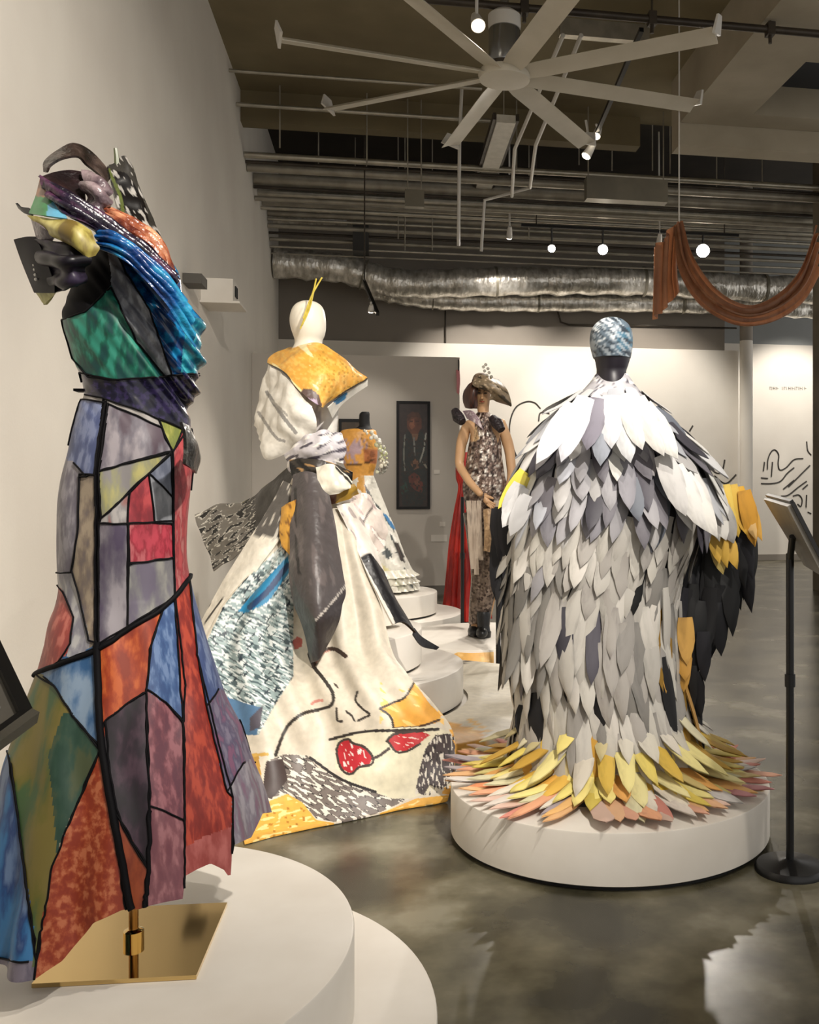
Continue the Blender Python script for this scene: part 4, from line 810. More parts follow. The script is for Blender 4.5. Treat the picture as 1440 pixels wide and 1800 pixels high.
for k in range(3):
    rr = turned(AM, [(1000+k*14,584-k*3,722+k*4),(1008+k*14,578-k*3,728+k*4),(1013+k*12,572-k*2,734+k*2)], 160, 6, .95, lambda t, v, z: .06*v*math.sin(31*t+k))
    tubegrid_mesh('ruffle', rr, mat('ruffle_white', 'd5d0bf', ['e8e4d6', 'b9b8a0'], 12, .3), g3, cap=False)

# ------------------------------------------------------------------ red gown
AR = Axis(812, 9.3)
g4 = thing('red_gown_form', AR.o, 'pleated red gown on a stand half hidden behind the hat figure', 'dressed mannequin')
rg = turned(AR, [(795,808,832),(815,802,836),(840,802,836),(858,806,832),(900,799,842),(950,792,850),(1000,788,854),(1050,784,858),(1088,780,862)], 140, 60, .9, lambda t, v, z: .09*v*math.sin(17*t)+.04*v*math.sin(31*t+1))
tubegrid_mesh('gown', rg, mat('red_cloth', 'b01a14', ['c62a1c', '8e120e', 'd0443a'], 10, .5, contrast=(.25, .75), stretch=(1, 1, .2)), g4)
obj('stand', MB().disc(AR.o, [(.15, 0), (.15, .015), (.02, .02), (.02, .1)], 32), M_black, g4)
# ------------------------------------------------------------------ feather cloak
AF = Axis(1074, 3.75)
g5 = thing('feather_cloak_form', AF.o+Vector((0, 0, TH)), 'dark mannequin seen from behind in a long grey paper feather cloak', 'dressed mannequin')
hd = turned(AF, [(570,1058,1093),(584,1045,1106),(600,1040,1110),(620,1042,1109),(634,1046,1107),(644,1048,1104),(654,1049,1101),(670,1047,1104),(686,1046,1106)], 48, 36, 1.1)
tubegrid_mesh('head', hd, mat('mannequin_dark', '15121a', '1f1a22', 6, .4), g5)
cp = turned(AF, [(557.5,1074,1077),(559,1065,1086),(562,1057,1094),(567,1050,1101),(574,1043.5,1107.5),(584,1038.5,1111.5),(598,1036.5,1113),(612,1038,1112),(624,1041,1110),(630,1043,1109)], 60, 40, 1.14)
uvc = proj(cp)
tubegrid_mesh('cap', cp, M_satin, g5, paint(uvc, '586672', [('p', [(1078,585),(1106,575),(1116,612),(1088,618)], '42687c'), ('w', [(1030,550),(1120,550),(1120,640),(1030,640)], '9aa4ac', .12, 5, 60), ('w', [(1030,550),(1120,550),(1120,640),(1030,640)], '2c3640', .2, 5, 40), ('w', [(1030,550),(1080,550),(1080,600),(1030,600)], 'cfd4d6', .25, 5, 30)]))
CR = [(672,1046,1108,.8),(690,1024,1124,.75),(720,988,1152,.7),(760,958,1190,.66),(800,935,1222,.66),(860,916,1246,.68),(920,908,1228,.72),(1000,900,1196,.75),(1100,900,1184,.78),(1200,917,1192,.8),(1290,912,1212,.82),(1335,898,1230,.85),(1362,880,1250,.9)]
NTC, NZC = 240, 240
cl = turned(AF, CR, NTC, NZC, .7, lambda t, v, z: .035*max(0, v-.35)*math.sin(11*t))
cloak = tubegrid_mesh('cloak', cl - 0, mat('cloak_lining', '2a282a', '39363a', 8, .8), g5)
col_g = turned(AF, [(658,1047,1104),(664,1043,1108),(676,1034,1116),(690,1020,1128),(700,1006,1140)], 60, 14, .8)
tubegrid_mesh('collar', col_g, M_satin, g5, paint(proj(col_g), 'a6a4a8', [('w', [(1010,655),(1140,655),(1140,700),(1010,700)], '55525c', .12, 8, 20), ('w', [(1010,655),(1140,655),(1140,700),(1010,700)], 'e4e2e0', .25, 8, 20)]))
def feather_mesh(curl, seed, sharp):
    r = random.Random(seed); n = 6; vs = []; fs = []
    prof = [.75, .92, 1.0, .97, .86 if sharp else .8, .55 if sharp else .48, .0]
    for i in range(n+1):
        u = i/n; w_ = prof[i]*.5; y = curl*u*u+.015*math.sin(u*5+seed); bend = .06*math.sin(seed*1.7)*u
        for s in (-1, 0, 1): vs.append((s*w_*(1+.08*r.uniform(-1, 1))+bend, y+(.035*(1-abs(s)) if i < n else 0), -u))
    for i in range(n):
        for s in (0, 1):
            a = i*3+s; fs.append((a, a+3, a+4, a+1))
    k = len(vs); vs += [(x, y-.012, z) for x, y, z in vs]; fs += [tuple(q+k for q in reversed(f)) for f in fs]
    m = bpy.data.meshes.new('feather'); m.from_pydata(vs, [], fs); m.update(); m.shade_smooth(); m.materials.append(None); return m
FM = [feather_mesh(c, i, i % 2 == 0) for i, c in enumerate((.02, .05, .09, .03, .12, .06, -.02, .08))]
FMAT = {}
def fm(c):
    if c not in FMAT:
        dk = tuple(max(0, int(int(c[i:i+2], 16)*.93)) for i in (0, 2, 4)); lt = tuple(min(255, int(int(c[i:i+2], 16)*1.04)) for i in (0, 2, 4))
        FMAT[c] = mat('paper_'+c, '%02x%02x%02x' % dk, [c, '%02x%02x%02x' % lt], 2.5, .6, contrast=(.4, .6), detail=6)
    return FMAT[c]
FE = []                                # (matrix, mesh, colour)
def put(p, down, nrm, L, wd, colour, mesh=None, roll=0):
    down = Vector(down).normalized(); nrm = Vector(nrm); nrm = (nrm-down*nrm.dot(down)).normalized(); x = nrm.cross(-down).normalized()
    if roll: q = Matrix.Rotation(roll, 3, down); x = q @ x; nrm = q @ nrm
    M = Matrix(((x.x*wd, nrm.x*L, -down.x*L, p[0]), (x.y*wd, nrm.y*L, -down.y*L, p[1]), (x.z*wd, nrm.z*L, -down.z*L, p[2]), (0, 0, 0, 1)))
    FE.append((M, mesh or random.choice(FM), colour))
ncl = np.cross(np.roll(cl, -1, 1)-np.roll(cl, 1, 1), np.gradient(cl, axis=0)); ncl /= np.maximum(np.linalg.norm(ncl, axis=-1, keepdims=True), 1e-9)
sg = np.sign(((cl[..., :2]-np.array(AF.o)[:2])*ncl[..., :2]).sum(-1)); ncl *= sg[..., None]; tcl = np.gradient(cl, axis=0)
zrow = cl[:, 0, 2]
WHT = ['d0cecb', 'c8c8c9', 'babcc1', 'd8d6d1', 'a9abb2']; GRY = ['85838a', '98969a', '6c6970', '504d56', 'b5b3b2', '636872', 'a29ea0', '3f3d45']; BEI = ['b8b4ad', 'a49f99', 'c8c4bc', '918d88', 'aeaaa3', 'bfbbb2', '817e7a']
YEL = ['d9c25c', 'c9a640', 'e0cf78', 'b98c30', 'cfc49a']; OCH = ['a8802e', 'b98a3c', '8c6a22', 'c79a50']; BKS = ['0c0b0f', '101016', '08080a', '15141c']
def pick(px, py, back):
    r = random.random()
    if py > 1318: return random.choice(YEL if r < .5 else BEI)
    if px > 1150 and py > 1090 and r < .45: return random.choice(OCH+BKS[:1])
    if py < 735: return random.choice(WHT)
    if py < 800: return random.choice(WHT if r < .55 else GRY)
    if py < 930: return random.choice(GRY if r < .85 else WHT) if 960 < px < 1165 else random.choice(WHT if r < .5 else GRY)
    if r < .05: return random.choice(GRY)
    if r < .07: return random.choice(BKS)
    return random.choice(BEI)
step = .066; z = zrow[-1]+.10; krow = 0; zs_ = []
while z < zrow[3]: zs_.append(z); z += step
for kz, z in enumerate(zs_):
    i = int(np.argmin(abs(zrow-z))); ring = cl[i]; per = np.linalg.norm(np.roll(ring, -1, 0)-ring, axis=1); tot = per.sum(); cum = np.concatenate([[0], np.cumsum(per)[:-1]])
    low = z < 1.0; wd0 = .074 if low else .07
    n = max(10, int(tot/(wd0*.74)))
    for k in range(n):
        s = ((k+(.5 if kz % 2 else 0)+random.uniform(-.22, .22))/n*tot) % tot; j = int(np.searchsorted(cum, s)) % NTC
        p = Vector(ring[j]); nr = Vector(ncl[i, j]); dn = Vector(tcl[i, j]).normalized(); side = nr.cross(dn)
        px, py = proj(np.array(p)+np.array((0, 0, -.08)))
        L = random.uniform(.16, .22)*(1.45 if low else 1.0)*(.9 if z > 1.55 else 1); L = min(L, max(.085, (z-TH)*.95))
        d = dn + nr*random.uniform(.02, .10) + side*random.uniform(-.2, .2)
        put(p+nr*(.006+random.uniform(0, .012)), d, nr, L, wd0*random.uniform(.8, 1.12), pick(px, py, nr.dot(AF.v) < -.25), roll=random.uniform(-.25, .25))
# broad overlapping shoulder feathers
for px, py, ang, L, c in [(1052,700,168,.2,'7c7884'),(1075,695,180,.2,'d0d0d4'),(1100,692,196,.22,'d6d4d0'),(1118,700,205,.24,'d0cec8'),(1030,698,160,.26,'cfd0d8'),(1010,712,148,.26,'dedee0'),(1130,712,212,.24,'d8d6d0'),(1090,712,190,.22,'c9cacc'),(1065,716,175,.22,'8f949e'),
                         (1185,820,205,.26,'d4d2ce'),(1200,835,208,.26,'dad8d2'),(1165,800,200,.24,'c2c0be')]:
    D = 3.48; p = P(px, py, D); a = math.radians(ang-180); d = AF.r*math.sin(a)*1.0 + Vector((0, 0, -math.cos(a))) + AF.v*.25
    put(p, d, AF.v+Vector((0, 0, .45)), L, .085, c, FM[0])
# arms spread under the cloak: the far wing with black, yellow and ochre feathers
def wing(pts, D, L, wd, cols, lean=0.0, jit=.1, out=.0):
    for px, py in pts:
        d = Vector((0, 0, -1))+AF.r*(lean+random.uniform(-jit, jit))+AF.v*random.uniform(-.03, .12)
        put(P(px, py, D+random.uniform(-.03, .03)), d, AF.v+AF.r*random.uniform(-.3, .3), L*random.uniform(.85, 1.15), wd*random.uniform(.85, 1.15), random.choice(cols))
wing([(1195+random.uniform(0, 112), 880+random.uniform(0, 70)) for _ in range(26)], 3.86, .30, .07, BKS, .1)
wing([(1188+random.uniform(0, 108), 940+random.uniform(0, 80)) for _ in range(26)], 3.83, .28, .07, BKS, .0)
wing([(1200+random.uniform(0, 70), 1020+random.uniform(0, 60)) for _ in range(16)], 3.8, .24, .06, BKS, -.05)
wing([(1208,1130),(1222,1120),(1236,1110),(1215,1170),(1225,1180),(1210,1205),(1222,1215)], 3.78, .19, .055, BKS, .05, .06)
wing([(1190,1215),(1200,1235),(1212,1250),(1220,1262)], 3.7, .18, .055, BKS, .12, .05)
wing([(1185,1075),(1195,1110),(1180,1150),(1205,1085),(1188,1190),(1192,1230),(1200,1130)], 3.66, .19, .065, OCH, .08)
wing([(1262,856),(1272,852),(1284,852),(1296,856),(1308,862)], 3.8, .21, .075, ['dfae3c', 'e6bf52', 'd49a34', 'e8c860'], .22, .08)
wing([(1298,860),(1312,872)], 3.84, .2, .06, ['d9a648', 'd8b070'], .3, .05)
wing([(1246,905),(1258,915),(1270,925),(1255,935)], 3.74, .17, .06, ['c7b06a', 'd0a848', 'b5aa90', 'd6c684'], .3, .1)
wing([(1238,850),(1250,868),(1228,850),(1262,880)], 3.7, .2, .08, ['c9c7c2', 'd4d2cc', 'b2b0ae'], .25)
for px in (1200, 1212, 1224, 1236, 1248): wing([(px, 800+(px-1200)*.9)], 3.72, .2, .08, ['d2d0cc', 'bab8b6', 'a3a1a2'], .35)
psheet('wing_lining', [[(1198,830,3.88),(1262,862,3.9),(1316,905,3.92)], [(1190,940,3.88),(1258,960,3.92),(1316,985,3.94)], [(1190,1070,3.86),(1242,1080,3.9),(1290,1075,3.92)], [(1203,1170,3.84),(1224,1172,3.86),(1246,1165,3.88)]], mat('wing_black', '09090c', None, rough=.7, spec=.2), g5, 16, 12, .006)
# near the other arm
wing([(922,828),(926,836)], 3.6, .16, .06, ['e0cf4e', 'd9c858'], -.75, .05)
wing([(914,850),(922,856),(928,870)], 3.58, .15, .065, ['dcdad6', 'c9c8c8'], -.5, .08)
wing([(902,890),(908,886),(916,890)], 3.62, .07, .06, ['dfd88a', 'e6e0b0'], -.2, .1)
wing([(874,893),(880,891),(888,895),(896,900),(878,930),(886,940),(894,936),(880,960)], 3.72, .24, .06, BKS, .02, .08)
wing([(908,1030),(912,1110),(920,1090)], 3.72, .12, .05, ['b5a03c', '8c7a30'], -.2, .06)
wing([(906,1090),(918,1100),(922,1240)], 3.68, .11, .05, BKS, -.1, .1)
# train of feathers fanned over the platform
pc = W(.20, 3.75, TH)
for ring_, (r0, L, n, cols, zz) in enumerate([(.27, .27, 40, ['d9c25c', 'e0c468', 'cfc9a4', 'e4d78c', 'dca04c', 'd8cfc0'], .060), (.19, .28, 30, ['e0c24a', 'd8a44a', 'dcd2a8', 'c9a244', 'e2d27a'], .10), (.34, .26, 36, ['d98a5c', 'dba07c', 'e0b070', 'a09498', 'd8cec4', 'd08a7c', 'e0c88c', 'c9c4c0', 'e2b48c'], .030), (.40, .22, 34, ['d48c7c', 'dca68c', 'c08488', 'd4c8c0', 'a89c9e', 'e0b07c', 'd8b8a8'], .014)]):
    for k in range(n):
        a = 2*math.pi*(k+random.uniform(-.3, .3))/n
        d = AF.r*math.cos(a)*1.02+AF.v*math.sin(a)
        if math.sin(a) < -.75: continue
        rr = r0*random.uniform(.92, 1.06); left = math.cos(a) < -.2
        p = AF.o+Vector((0, 0, TH))+d*rr+Vector((0, 0, zz+.012+random.uniform(0, .01)))
        tw = random.uniform(-.25, .25)
        dd = d*1.0+AF.r*(-.25 if left else .06)+Vector((0, 0, -(zz-.004)/L))+AF.r*tw*.5
        wd_ = .055 if left else .08
        put(p, dd, Vector((0, 0, 1))+d*.1, L*random.uniform(.9, 1.1)*(1.15 if left else 1), wd_*random.uniform(.8, 1.15), random.choice(cols), random.choice(FM[:4]))
for r0, z0, up_, L, n, cols in ((.20, .52, 1.3, .26, 26, ['c2bcae', 'd0c8a8', 'b5a87c', 'cbc4b6', 'd9c878']), (.235, .41, .72, .27, 30, ['d6c264', 'cfc49c', 'c9a848', 'dccf8c', 'c4bcae', 'b8923c']), (.26, .31, .38, .25, 34, ['e0cc5c', 'dcb050', 'e0d69c', 'd8a058', 'e4d484', 'cdb878'])):
    for k in range(n):
        a = 2*math.pi*(k+random.uniform(-.35, .35))/n
        if math.sin(a) < -.6: continue
        d = AF.r*math.cos(a)*1.12+AF.v*math.sin(a)*.95
        dd = d*1.0+Vector((0, 0, -up_))+AF.r*random.uniform(-.2, .2)
        put(AF.o+d*r0*random.uniform(.95, 1.05)+Vector((0, 0, z0)), dd, d*up_+Vector((0, 0, 1)), L*random.uniform(.85, 1.05), .07*random.uniform(.85, 1.15), random.choice(cols), random.choice((FM[2], FM[4], FM[7])))
def shown(e):
    M = e[0]; a = np.array(M.to_translation()); b = np.array(M @ Vector((0, 0, -1))); c = np.array(M @ Vector((.5, 0, -.4))); d = np.array(M @ Vector((-.5, 0, -.4)))
    if Vector((M[0][1], M[1][1], M[2][1])).normalized().dot((Vector((0, 0, EYE))-M.to_translation()).normalized()) < -.05 : return 0
    # behind the body?
    rel = Vector((a[0], a[1], 0))-AF.o; 
    if rel.dot(AF.v) < -.06 and abs(rel.dot(AF.r)) < .22: return 0
    pa, pb, pc_, pd = proj(a), proj(b), proj(c), proj(d); return np.linalg.norm(pa-pb)*np.linalg.norm(pc_-pd)
FE.sort(key=shown, reverse=True); print('feathers', len(FE), sum(shown(e) > 0 for e in FE))
for M, me, c in FE[:300]:
    o = bpy.data.objects.new('feather', me); COL.objects.link(o); o.parent = cloak; o.matrix_basis = M
    o.material_slots[0].link = 'OBJECT'; o.material_slots[0].material = fm(c)
vs, fs, ms = [], [], []; cols_ = sorted({e[2] for e in FE[300:]})
for M, me, c in FE[300:]:
    k = len(vs); vs += [tuple(M @ v.co) for v in me.vertices]; fs += [tuple(i+k for i in p.vertices) for p in me.polygons]; ms += [cols_.index(c)]*len(me.polygons)
mm = bpy.data.meshes.new('feather_layer'); mm.from_pydata(vs, [], fs); mm.update(); mm.shade_smooth()
for c in cols_: mm.materials.append(fm(c))
mm.polygons.foreach_set('material_index', ms)
link('feather_layer', mm, None, cloak, kind='stuff')
# ------------------------------------------------------------------ hat figure
DH = 7.2; AH = Axis(848, DH)
g6 = thing('hat_figure', AH.o+Vector((0, 0, TH)), 'brown-haired mannequin in a sequinned outfit and tilted hat beside the partition', 'dressed mannequin')
def skin(name, verts, edges, rad, m, parent, root=0, sub=2):
    me = bpy.data.meshes.new(name); me.from_pydata([tuple(v) for v in verts], edges, []); o = bpy.data.objects.new(name, me); COL.objects.link(o)
    md = o.modifiers.new('s', 'SKIN'); md.use_smooth_shade = True
    for i, r in enumerate(rad):
        sv = me.skin_vertices[0].data[i]; sv.radius = (r, r) if not isinstance(r, tuple) else r; sv.use_root = (i == root)
    s2 = o.modifiers.new('u', 'SUBSURF'); s2.levels = sub
    dg = bpy.context.evaluated_depsgraph_get(); ev = o.evaluated_get(dg); nm = bpy.data.meshes.new_from_object(ev); nm.name = name
    bpy.data.objects.remove(o); bpy.data.meshes.remove(me); nm.materials.clear(); nm.shade_smooth(); return link(name, nm, m, parent)
J = lambda px, py, d=0: P(px, py, DH+d)
V = [J(850,882), J(850,845), J(851,800), J(852,762), J(851,742), J(850,728), J(849,712), J(848,696), J(848,682), J(848,674),   # 0-9 trunk, neck, head
     J(822,745), J(811,780), J(807,818,-.02), J(826,848,-.12), J(848,872,-.18),                                               # 10-14 near arm
     J(882,746), J(896,790,.02), J(900,835), J(893,868,-.05),                                                                    # 15-18 other arm
     J(838,892), J(842,945,-.04), J(846,1005,-.03), J(839,1060), J(836,1098,.02), J(834,1108,-.08),                                   # 19-24 leg
     J(864,892), J(866,945,-.06), J(868,1005,-.02), J(858,1062), J(852,1100), J(850,1112,-.1)]
Ed = [(0,1),(1,2),(2,3),(3,4),(4,5),(5,6),(6,7),(7,8),(8,9),(3,10),(10,11),(11,12),(12,13),(13,14),(3,15),(15,16),(16,17),(17,18),(0,19),(19,20),(20,21),(21,22),(22,23),(23,24),(0,25),(25,26),(26,27),(27,28),(28,29),(29,30)]
Ra = [.12,.085,.095,.09,.06,.042,.05,.068,.07,.045, .055,.043,.036,.032,.026, .055,.043,.036,.03, .09,.08,.055,.05,.035,.03, .09,.08,.055,.05,.035,.03]
M_flesh = mat('mannequin_flesh', 'c9a078', 'bd946c', 5, .45)
skin('body', V, Ed, Ra, M_flesh, g6)
# hand with five fingers
hp = J(848, 872, -.18); hn = [hp, J(857, 880, -.2), J(862, 884, -.2)]
hv = [hp, J(856,878,-.19)]; he = [(0,1)]; hr_ = [.024, .03]
for k, (fx, fy, fl) in enumerate(((872,886,1),(871,892,1),(868,897,1),(864,899,1))):
    i = len(hv); hv += [J(860+k*-1.0, 881+k*2.2, -.2), J((862+fx)/2, (884+fy)/2, -.21), J(fx, fy, -.2)]; he += [(1,i),(i,i+1),(i+1,i+2)]; hr_ += [.010, .009, .007]
i = len(hv); hv += [J(862,874,-.2), J(868,877,-.21)]; he += [(0,i),(i,i+1)]; hr_ += [.011, .008]
skin('hand', hv, he, hr_, M_flesh, g6, 0, 2)
# face
for px in (842.5, 853.5):
    obj('eye', MB().ball(J(px, 691, -.066), .0105, 6, (1.3, .6, .55)), mat('eye_dark', '2c1d16', None, rough=.3), g6)
    obj('eyebrow', MB().tube([J(px-3.2, 687.8, -.07), J(px, 686.6, -.074), J(px+3.2, 687.8, -.07)], .0028, 5), mat('brow', '3c261a', None, rough=.7), g6)
obj('nose', MB().tube([J(848, 691, -.07), J(848, 696, -.084), J(848, 700, -.094), J(848, 702, -.078)], [.007, .009, .013, .008], 8), M_flesh, g6)
obj('lips', MB().tube([J(843.8, 706.5, -.066), J(848, 706, -.078), J(852.2, 706.5, -.066)], [.003, .006, .003], 6), mat('lips', '9c4a3c', None, rough=.4), g6)
hair = turned(AH, [(668,838,858),(676,826,868),(690,820,872),(704,819,872),(716,822,870)], 40, 16, 1.05)
psheet('hair', [[(842,672,7.16),(830,673,7.13),(823,680,7.2),(828,676,7.3),(848,672,7.32)], [(840,684,7.11),(829,686,7.10),(817,690,7.2),(824,690,7.34),(850,690,7.36)], [(838,698,7.12),(828,702,7.1),(816,704,7.2),(824,704,7.34),(852,704,7.36)], [(839,714,7.14),(830,718,7.12),(820,716,7.2),(828,716,7.3),(850,718,7.32)]], mat('hair_brown', '2c1a14', ['4a2c20', '1c100c'], 30, .35, stretch=(1, 1, .2)), g6, 20, 30, .02)
psheet('hat', [[(832,672,7.08),(846,660,7.06),(862,664,7.08),(876,668,7.14)], [(834,678,7.06),(850,676,7.02),(872,678,7.02),(892,688,7.08)], [(862,690,7.06),(872,692,7.04),(884,700,7.04),(899,712,7.1)], [(860,704,7.08),(866,702,7.08),(876,706,7.1),(896,712,7.14)]], print_mat('hat_print', .4, .3, 60), g6, 40, 40, .012,
       [('w', [(820,650),(905,650),(905,720),(820,720)], '3a3226', .2, 5, 40), ('s', [(830,655),(880,655),(880,690),(830,690)], 'b9a68c', .15, 2.5)], '7a6a54')
crn = turned(Axis(846, 7.2), [(656,840,850),(659,834,858),(668,830,866),(678,828,870)], 30, 10, 1.05)
tubegrid_mesh('hat_crown', crn, mat('hat_felt', '6d5844', ['8a7460', '4a3a2c'], 20, .6), g6)
gem = MB()
for px, py in ((850,645),(854,641),(858,648),(852,652),(860,655),(864,662),(866,670),(862,668),(856,660),(870,674)): gem.ball(J(px, py, -.12), .012, 4)
obj('rhinestones', gem, mat('rhinestone', 'd5d3c8', None, rough=.1, metal=.6), g6, kind='stuff')
# outfit
top = turned(AH, [(722,842,858),(735,832,868),(748,830,872),(775,826,880),(800,822,882),(830,818,886),(856,814,890),(884,818,886),(905,822,880)], 90, 70, .95, lambda t, v, z: .03*math.sin(19*t+z*11))
tubegrid_mesh('tunic', top, print_mat('sequin_cloth', .28, .35, 70, .2, .35, .6, 60), g6, paint(proj(top), '6e5a50', [('s', [(800,715),(900,715),(900,910),(800,910)], 'a8988c', .3, 3), ('s', [(800,715),(900,715),(900,910),(800,910)], '33241f', .22, 3.7), ('s', [(820,760),(885,760),(885,870),(820,870)], 'dcd3c8', .12, 4.3), ('p', [(826,752),(838,750),(842,772),(834,778),(827,774)], 'c9a880')]))
for a, c in ((((800,722),(806,734),(813,742)), 'ruff_black'), (((866,735),(874,744),(882,756)), 'ruff_black')):
    obj('shoulder_ruff', MB().tube([J(*a[0], -.1), J(*a[1], -.15), J(*a[2], -.18)], [.03, .045, .03], 10), mat('ruff_black', '120d10', ['2c2226', '0a0708'], 40, .5, bump=.6, bscale=60), g6)
psheet('lapel', [[(814,722,7.06),(830,722,6.99),(842,735,6.96)], [(822,736,7.03),(836,744,6.96),(850,756,6.94)]], mat('lapel_lilac', 'a8949c', ['8a747c', 'd0c4c4'], 30, .3), g6, 10, 14, .008)
for k, (x0, x1, x2, y2, c) in enumerate(((824,828,832,1000,'8c7868'),(833,836,838,1010,'5a4438'),(842,844,846,985,'6b5a4c'),(878,882,884,1075,'5c5054'),(886,889,892,1085,'3c3236'),(872,876,878,1040,'6d6058'))):
    psheet('skirt_strip', [[(x0-4,880,7.02),(x0+4,880,7.02)], [(x1-5,940,7.0),(x1+4,940,7.0)], [(x2-4,y2,7.02),(x2+4,y2,7.02)]], mat('strip_'+c, c, ['b5a594', '3a2c26'], 34, .35, contrast=(.2, .9), stretch=(1, 1, .15)), g6, 16, 5, .006)
lg = [[J(838,900,-.03), J(843,945,-.05), J(846,1005,-.03), J(840,1060), J(836,1096,.02)], [J(864,900,-.05), J(866,945,-.07), J(862,1000,-.06), J(852,1060,-.02), J(849,1098)]]
for k, l in enumerate(lg):
    obj('legging', MB().tube(spline([tuple(p) for p in l], 24), list(np.interp(np.linspace(0, 1, 24), [0, .3, .6, 1], [.102, .092, .07, .052])), 18), mat('legging_sequin', '584a40', ['8c7c70', '3a2c26'], 60, .3, metal=.3, kind='voronoi', contrast=(.1, .9)), g6)
psheet('overlay_panel', [[(850,896,6.94),(860,894,6.93),(869,898,6.96)], [(852,935,6.92),(861,935,6.91),(870,936,6.95)], [(851,968,6.94),(860,970,6.92),(870,972,6.95)]], mat('tan_panel', 'ab8c68', ['8c7052', 'c2a27c'], 24, .4), g6, 16, 10, .008)
for px, dy, d in ((836, 0, .02), (850, 6, -.06)):
    b = P(px, 1100+dy, DH+d); b.z = TH
    obj('boot', MB().disc(b, [(.055, TH), (.058, TH+.04), (.05, TH+.05), (.045, TH+.09), (.05, TH+.17), (.045, TH+.19)], 20).ball(b+Vector((-.02, -.07, .045)), .05, 8, (.9, 1.5, .8)), M_black, g6)
hc_ = thing('draped_cloth', P(820, 1165, 6.56), 'orange cloth hanging over the edge of hat figure platform', 'cloth')
psheet('hanging_cloth', [[(772,1141,6.68),(800,1146,6.61),(830,1148,6.58),(868,1146,6.6)], [(772,1160,6.66),(800,1166,6.58),(830,1170,6.55),(868,1168,6.57)], [(776,1180,6.66),(800,1186,6.58),(830,1188,6.55),(864,1186,6.57)]], M_print, hc_, 10, 30, .005, [('w', [(770,1140),(870,1140),(870,1190),(770,1190)], 'eac07a', .2, 8, 20)], 'dca85a')

# ------------------------------------------------------------------ sign stands
def stand(base, top_z, label, panel, r=.0135, base_r=.12, fw=.022):
    t = thing('sign_stand', base, label, 'sign stand')
    b = Vector(base)
    obj('base', MB().disc(b, [(base_r, 0), (base_r, .012), (base_r*.93, .024), (base_r*.3, .034), (.02, .04)], 48), M_black, t)
    obj('pole', MB().tube([(b.x, b.y, .04), (b.x, b.y, top_z)], r, 20), M_black, t)
    obj('pole_collar', MB().tube([(b.x, b.y, top_z*.58), (b.x, b.y, top_z*.62)], r*1.35, 20), M_black, t)
    TL, TR, BR, BL = [Vector(q) for q in panel]; n = (TR-TL).cross(BL-TL).normalized()
    if n.z < 0: n = -n
    ce = (TL+TR+BR+BL)/4
    obj('pivot', MB().tube([(b.x, b.y, top_z-.02), ce-n*.018], .012, 10), M_black, t)
    pn = obj('board', MB().hexa([q-n*.016 for q in (TL, TR, BR, BL)], [q for q in (TL, TR, BR, BL)]), mat('board_grey', '6e6a62', '7c776e', 9, .4, metal=.3), t)
    fr = MB(); up = n*.004
    for p, q in ((TL, TR), (TR, BR), (BR, BL), (BL, TL)): fr.bar(p+up, q+up, fw, .012*fw/.022, n)
    obj('frame', fr, M_black, t)
    k = .07; u = TR-TL; v = BL-TL
    pg = [TL+u*k+v*k, TL+u*(1-k)+v*k, TL+u*(1-k)+v*(1-k), TL+u*k+v*(1-k)]
    obj('text_sheet', MB().hexa([q+n*.001 for q in pg], [q+n*.003 for q in pg]), mat('page_grey', '9b959c', 'a39da3', 6, .6), t)
    return t, n, (TL, u, v)
lb = on_z(1389, 1530, 0)
t, n, (TL, u, v) = stand(lb, 1.09, 'black sign stand with tilted board beside the feather cloak platform', [P(1349, 874, 3.62), P(1392, 886, 3.0), P(1456, 1010, 2.93), P(1420, 990, 3.52)])
bl = P(45, 1262, .86); du_ = (P(0, 1295, .83)-bl).normalized()*.3; dv_ = (P(0, 1165, .91)-bl).normalized()*.4
ctr_ = bl+du_*.5+dv_*.5
t, n, (TL, u, v) = stand(Vector((ctr_.x, ctr_.y, 0)) , ctr_.z-.03, 'tilted reading board with silver ledge in front of patchwork gown', [bl+du_+dv_, bl+dv_, bl, bl+du_], fw=.011)
obj('ledge', MB().bar(bl+n*.006-dv_.normalized()*.009-du_*.02, bl+du_+n*.006-dv_.normalized()*.009, .008, .012, n), mat('ledge_steel', '8a8880', '9c9a92', 6, .25, metal=.8), t)
b2 = W((876-CX)/F*6.4, 6.4, 0)
stand(b2, 1.1, 'slim black sign stand between the cloak and hat figure', [b2+Vector((.05, .1, 1.22)), b2+Vector((.36, .1, 1.22)), b2+Vector((.36, -.1, 1.0)), b2+Vector((.05, -.1, 1.0))], .016)
b3 = W((813-CX)/F*8.0, 8.0, 0)
stand(b3, 1.22, 'thin black sign stand in front of the red gown', [b3+Vector((.02, .1, 1.42)), b3+Vector((.3, .1, 1.42)), b3+Vector((.3, -.08, 1.24)), b3+Vector((.02, -.08, 1.24))], .015, .07)

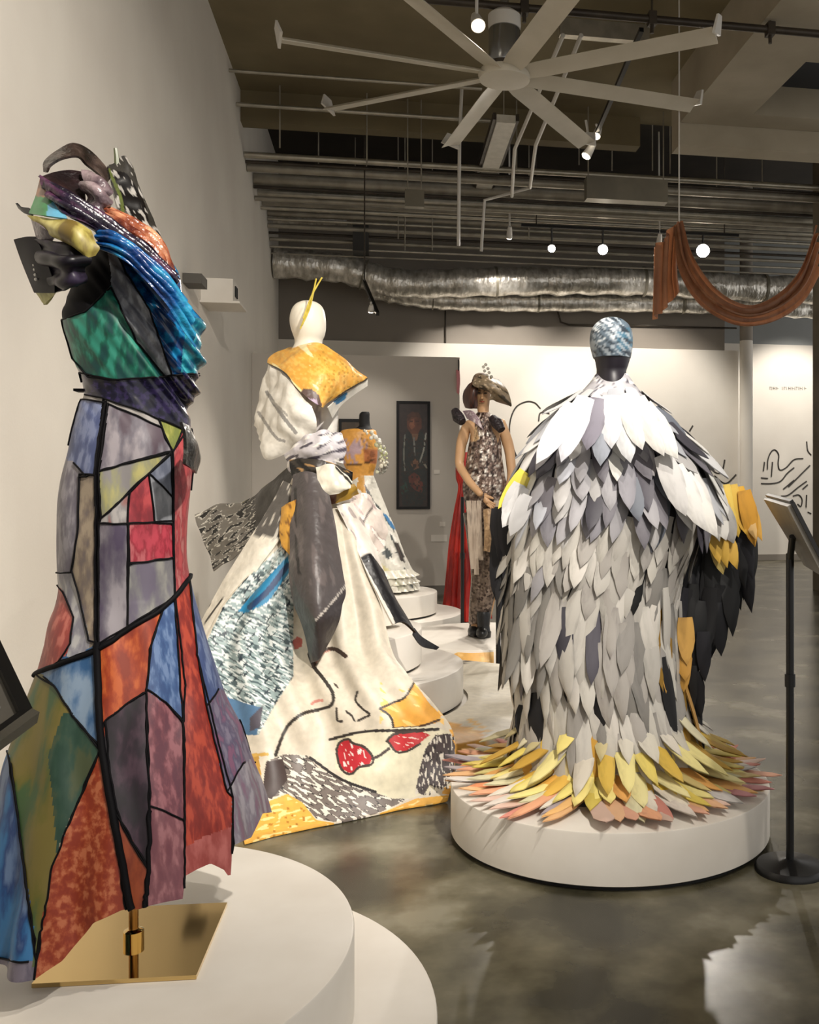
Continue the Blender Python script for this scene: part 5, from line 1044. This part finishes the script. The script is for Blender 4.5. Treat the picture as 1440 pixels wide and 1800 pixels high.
# ------------------------------------------------------------------ projector on the left wall
p0 = on_x(356, 515, XW); yy = p0.y; zz_ = on_x(372, 552, XW).z
pr = thing('projector', (XW, yy, zz_), 'small white projector box bracketed to the left wall', 'projector')
obj('body', MB().box((XW+.002, yy-.1, zz_+.02), (XW+.26, yy+.25, zz_+.21)), M_white, pr)
obj('lens_panel', MB().box((XW+.262, yy+.0, zz_+.08), (XW+.27, yy+.12, zz_+.17)), M_blackm, pr)
obj('shelf', MB().box((XW+.002, yy-.14, zz_), (XW+.32, yy+.3, zz_+.018)), M_white, pr)
sp = on_x(346, 504, XW+.08)
obj('speaker', MB().box((XW+.003, sp.y-.14, sp.z), (XW+.14, sp.y+.1, sp.z+.075)), mat('box_dark', '4a463f', None, rough=.5), label='small dark loudspeaker fixed to wall above the projector', cat='speaker')

# ------------------------------------------------------------------ copper drape
DD = 8.0; dp = P(1194, 392, DD)
dr = thing('fabric_drape', dp, 'sheer copper fabric swag hanging from a cord before the glaring lamp', 'drape')
m_cop = mat('copper_sheer', 'a07458', ['c09678', '845c44'], 14, .35, contrast=(.3, .7), stretch=(1, 1, .4))
nt = m_cop.node_tree; b_ = nt.nodes['Principled BSDF']; tl = nt.nodes.new('ShaderNodeBsdfTranslucent'); mxs = nt.nodes.new('ShaderNodeMixShader'); mxs.inputs[0].default_value = .6; tl.inputs[0].default_value = lin('d8b090')
nt.links.new(b_.outputs[0], mxs.inputs[1]); nt.links.new(tl.outputs[0], mxs.inputs[2]); nt.links.new(mxs.outputs[0], nt.nodes['Material Output'].inputs[0])
obj('cord', MB().tube([P(1194, 392, DD), (dp.x, dp.y, ZC if dp.x < 2.97 else 5.0)], .006, 6), M_lamp, dr)
def foldsheet(name, rows, nu, nv, amp, freq):
    g = grid([[P(*q) for q in r] for r in rows], nu, nv); n_ = normals(g); g = g+n_*(amp*np.sin(np.linspace(0, freq*math.pi, nu)))[:, None, None]; return sheet(name, g, m_cop, dr, .003)
foldsheet('swag', [[(1195,390,8.0),(1213,448,7.9),(1248,502,7.82),(1290,534,7.78),(1332,540,7.8),(1380,512,7.85),(1414,466,7.95),(1434,396,8.1)], [(1193,396,7.95),(1205,462,7.82),(1236,514,7.72),(1278,545,7.68),(1322,554,7.7),(1372,536,7.75),(1412,498,7.85),(1437,430,8.05)], [(1190,402,8.0),(1198,472,7.9),(1224,522,7.82),(1262,553,7.78),(1306,569,7.8),(1358,562,7.85),(1406,532,7.95),(1440,480,8.1)]], 44, 60, .03, 9)
foldsheet('tail', [[(1150,434,8.05),(1149,500,8.05),(1147,562,8.05)], [(1166,422,7.95),(1163,490,7.95),(1163,548,7.95)], [(1182,398,8.0),(1177,480,8.0),(1181,528,8.0)], [(1194,390,8.0),(1190,470,8.0),(1195,514,8.0)]], 40, 24, .035, 8)
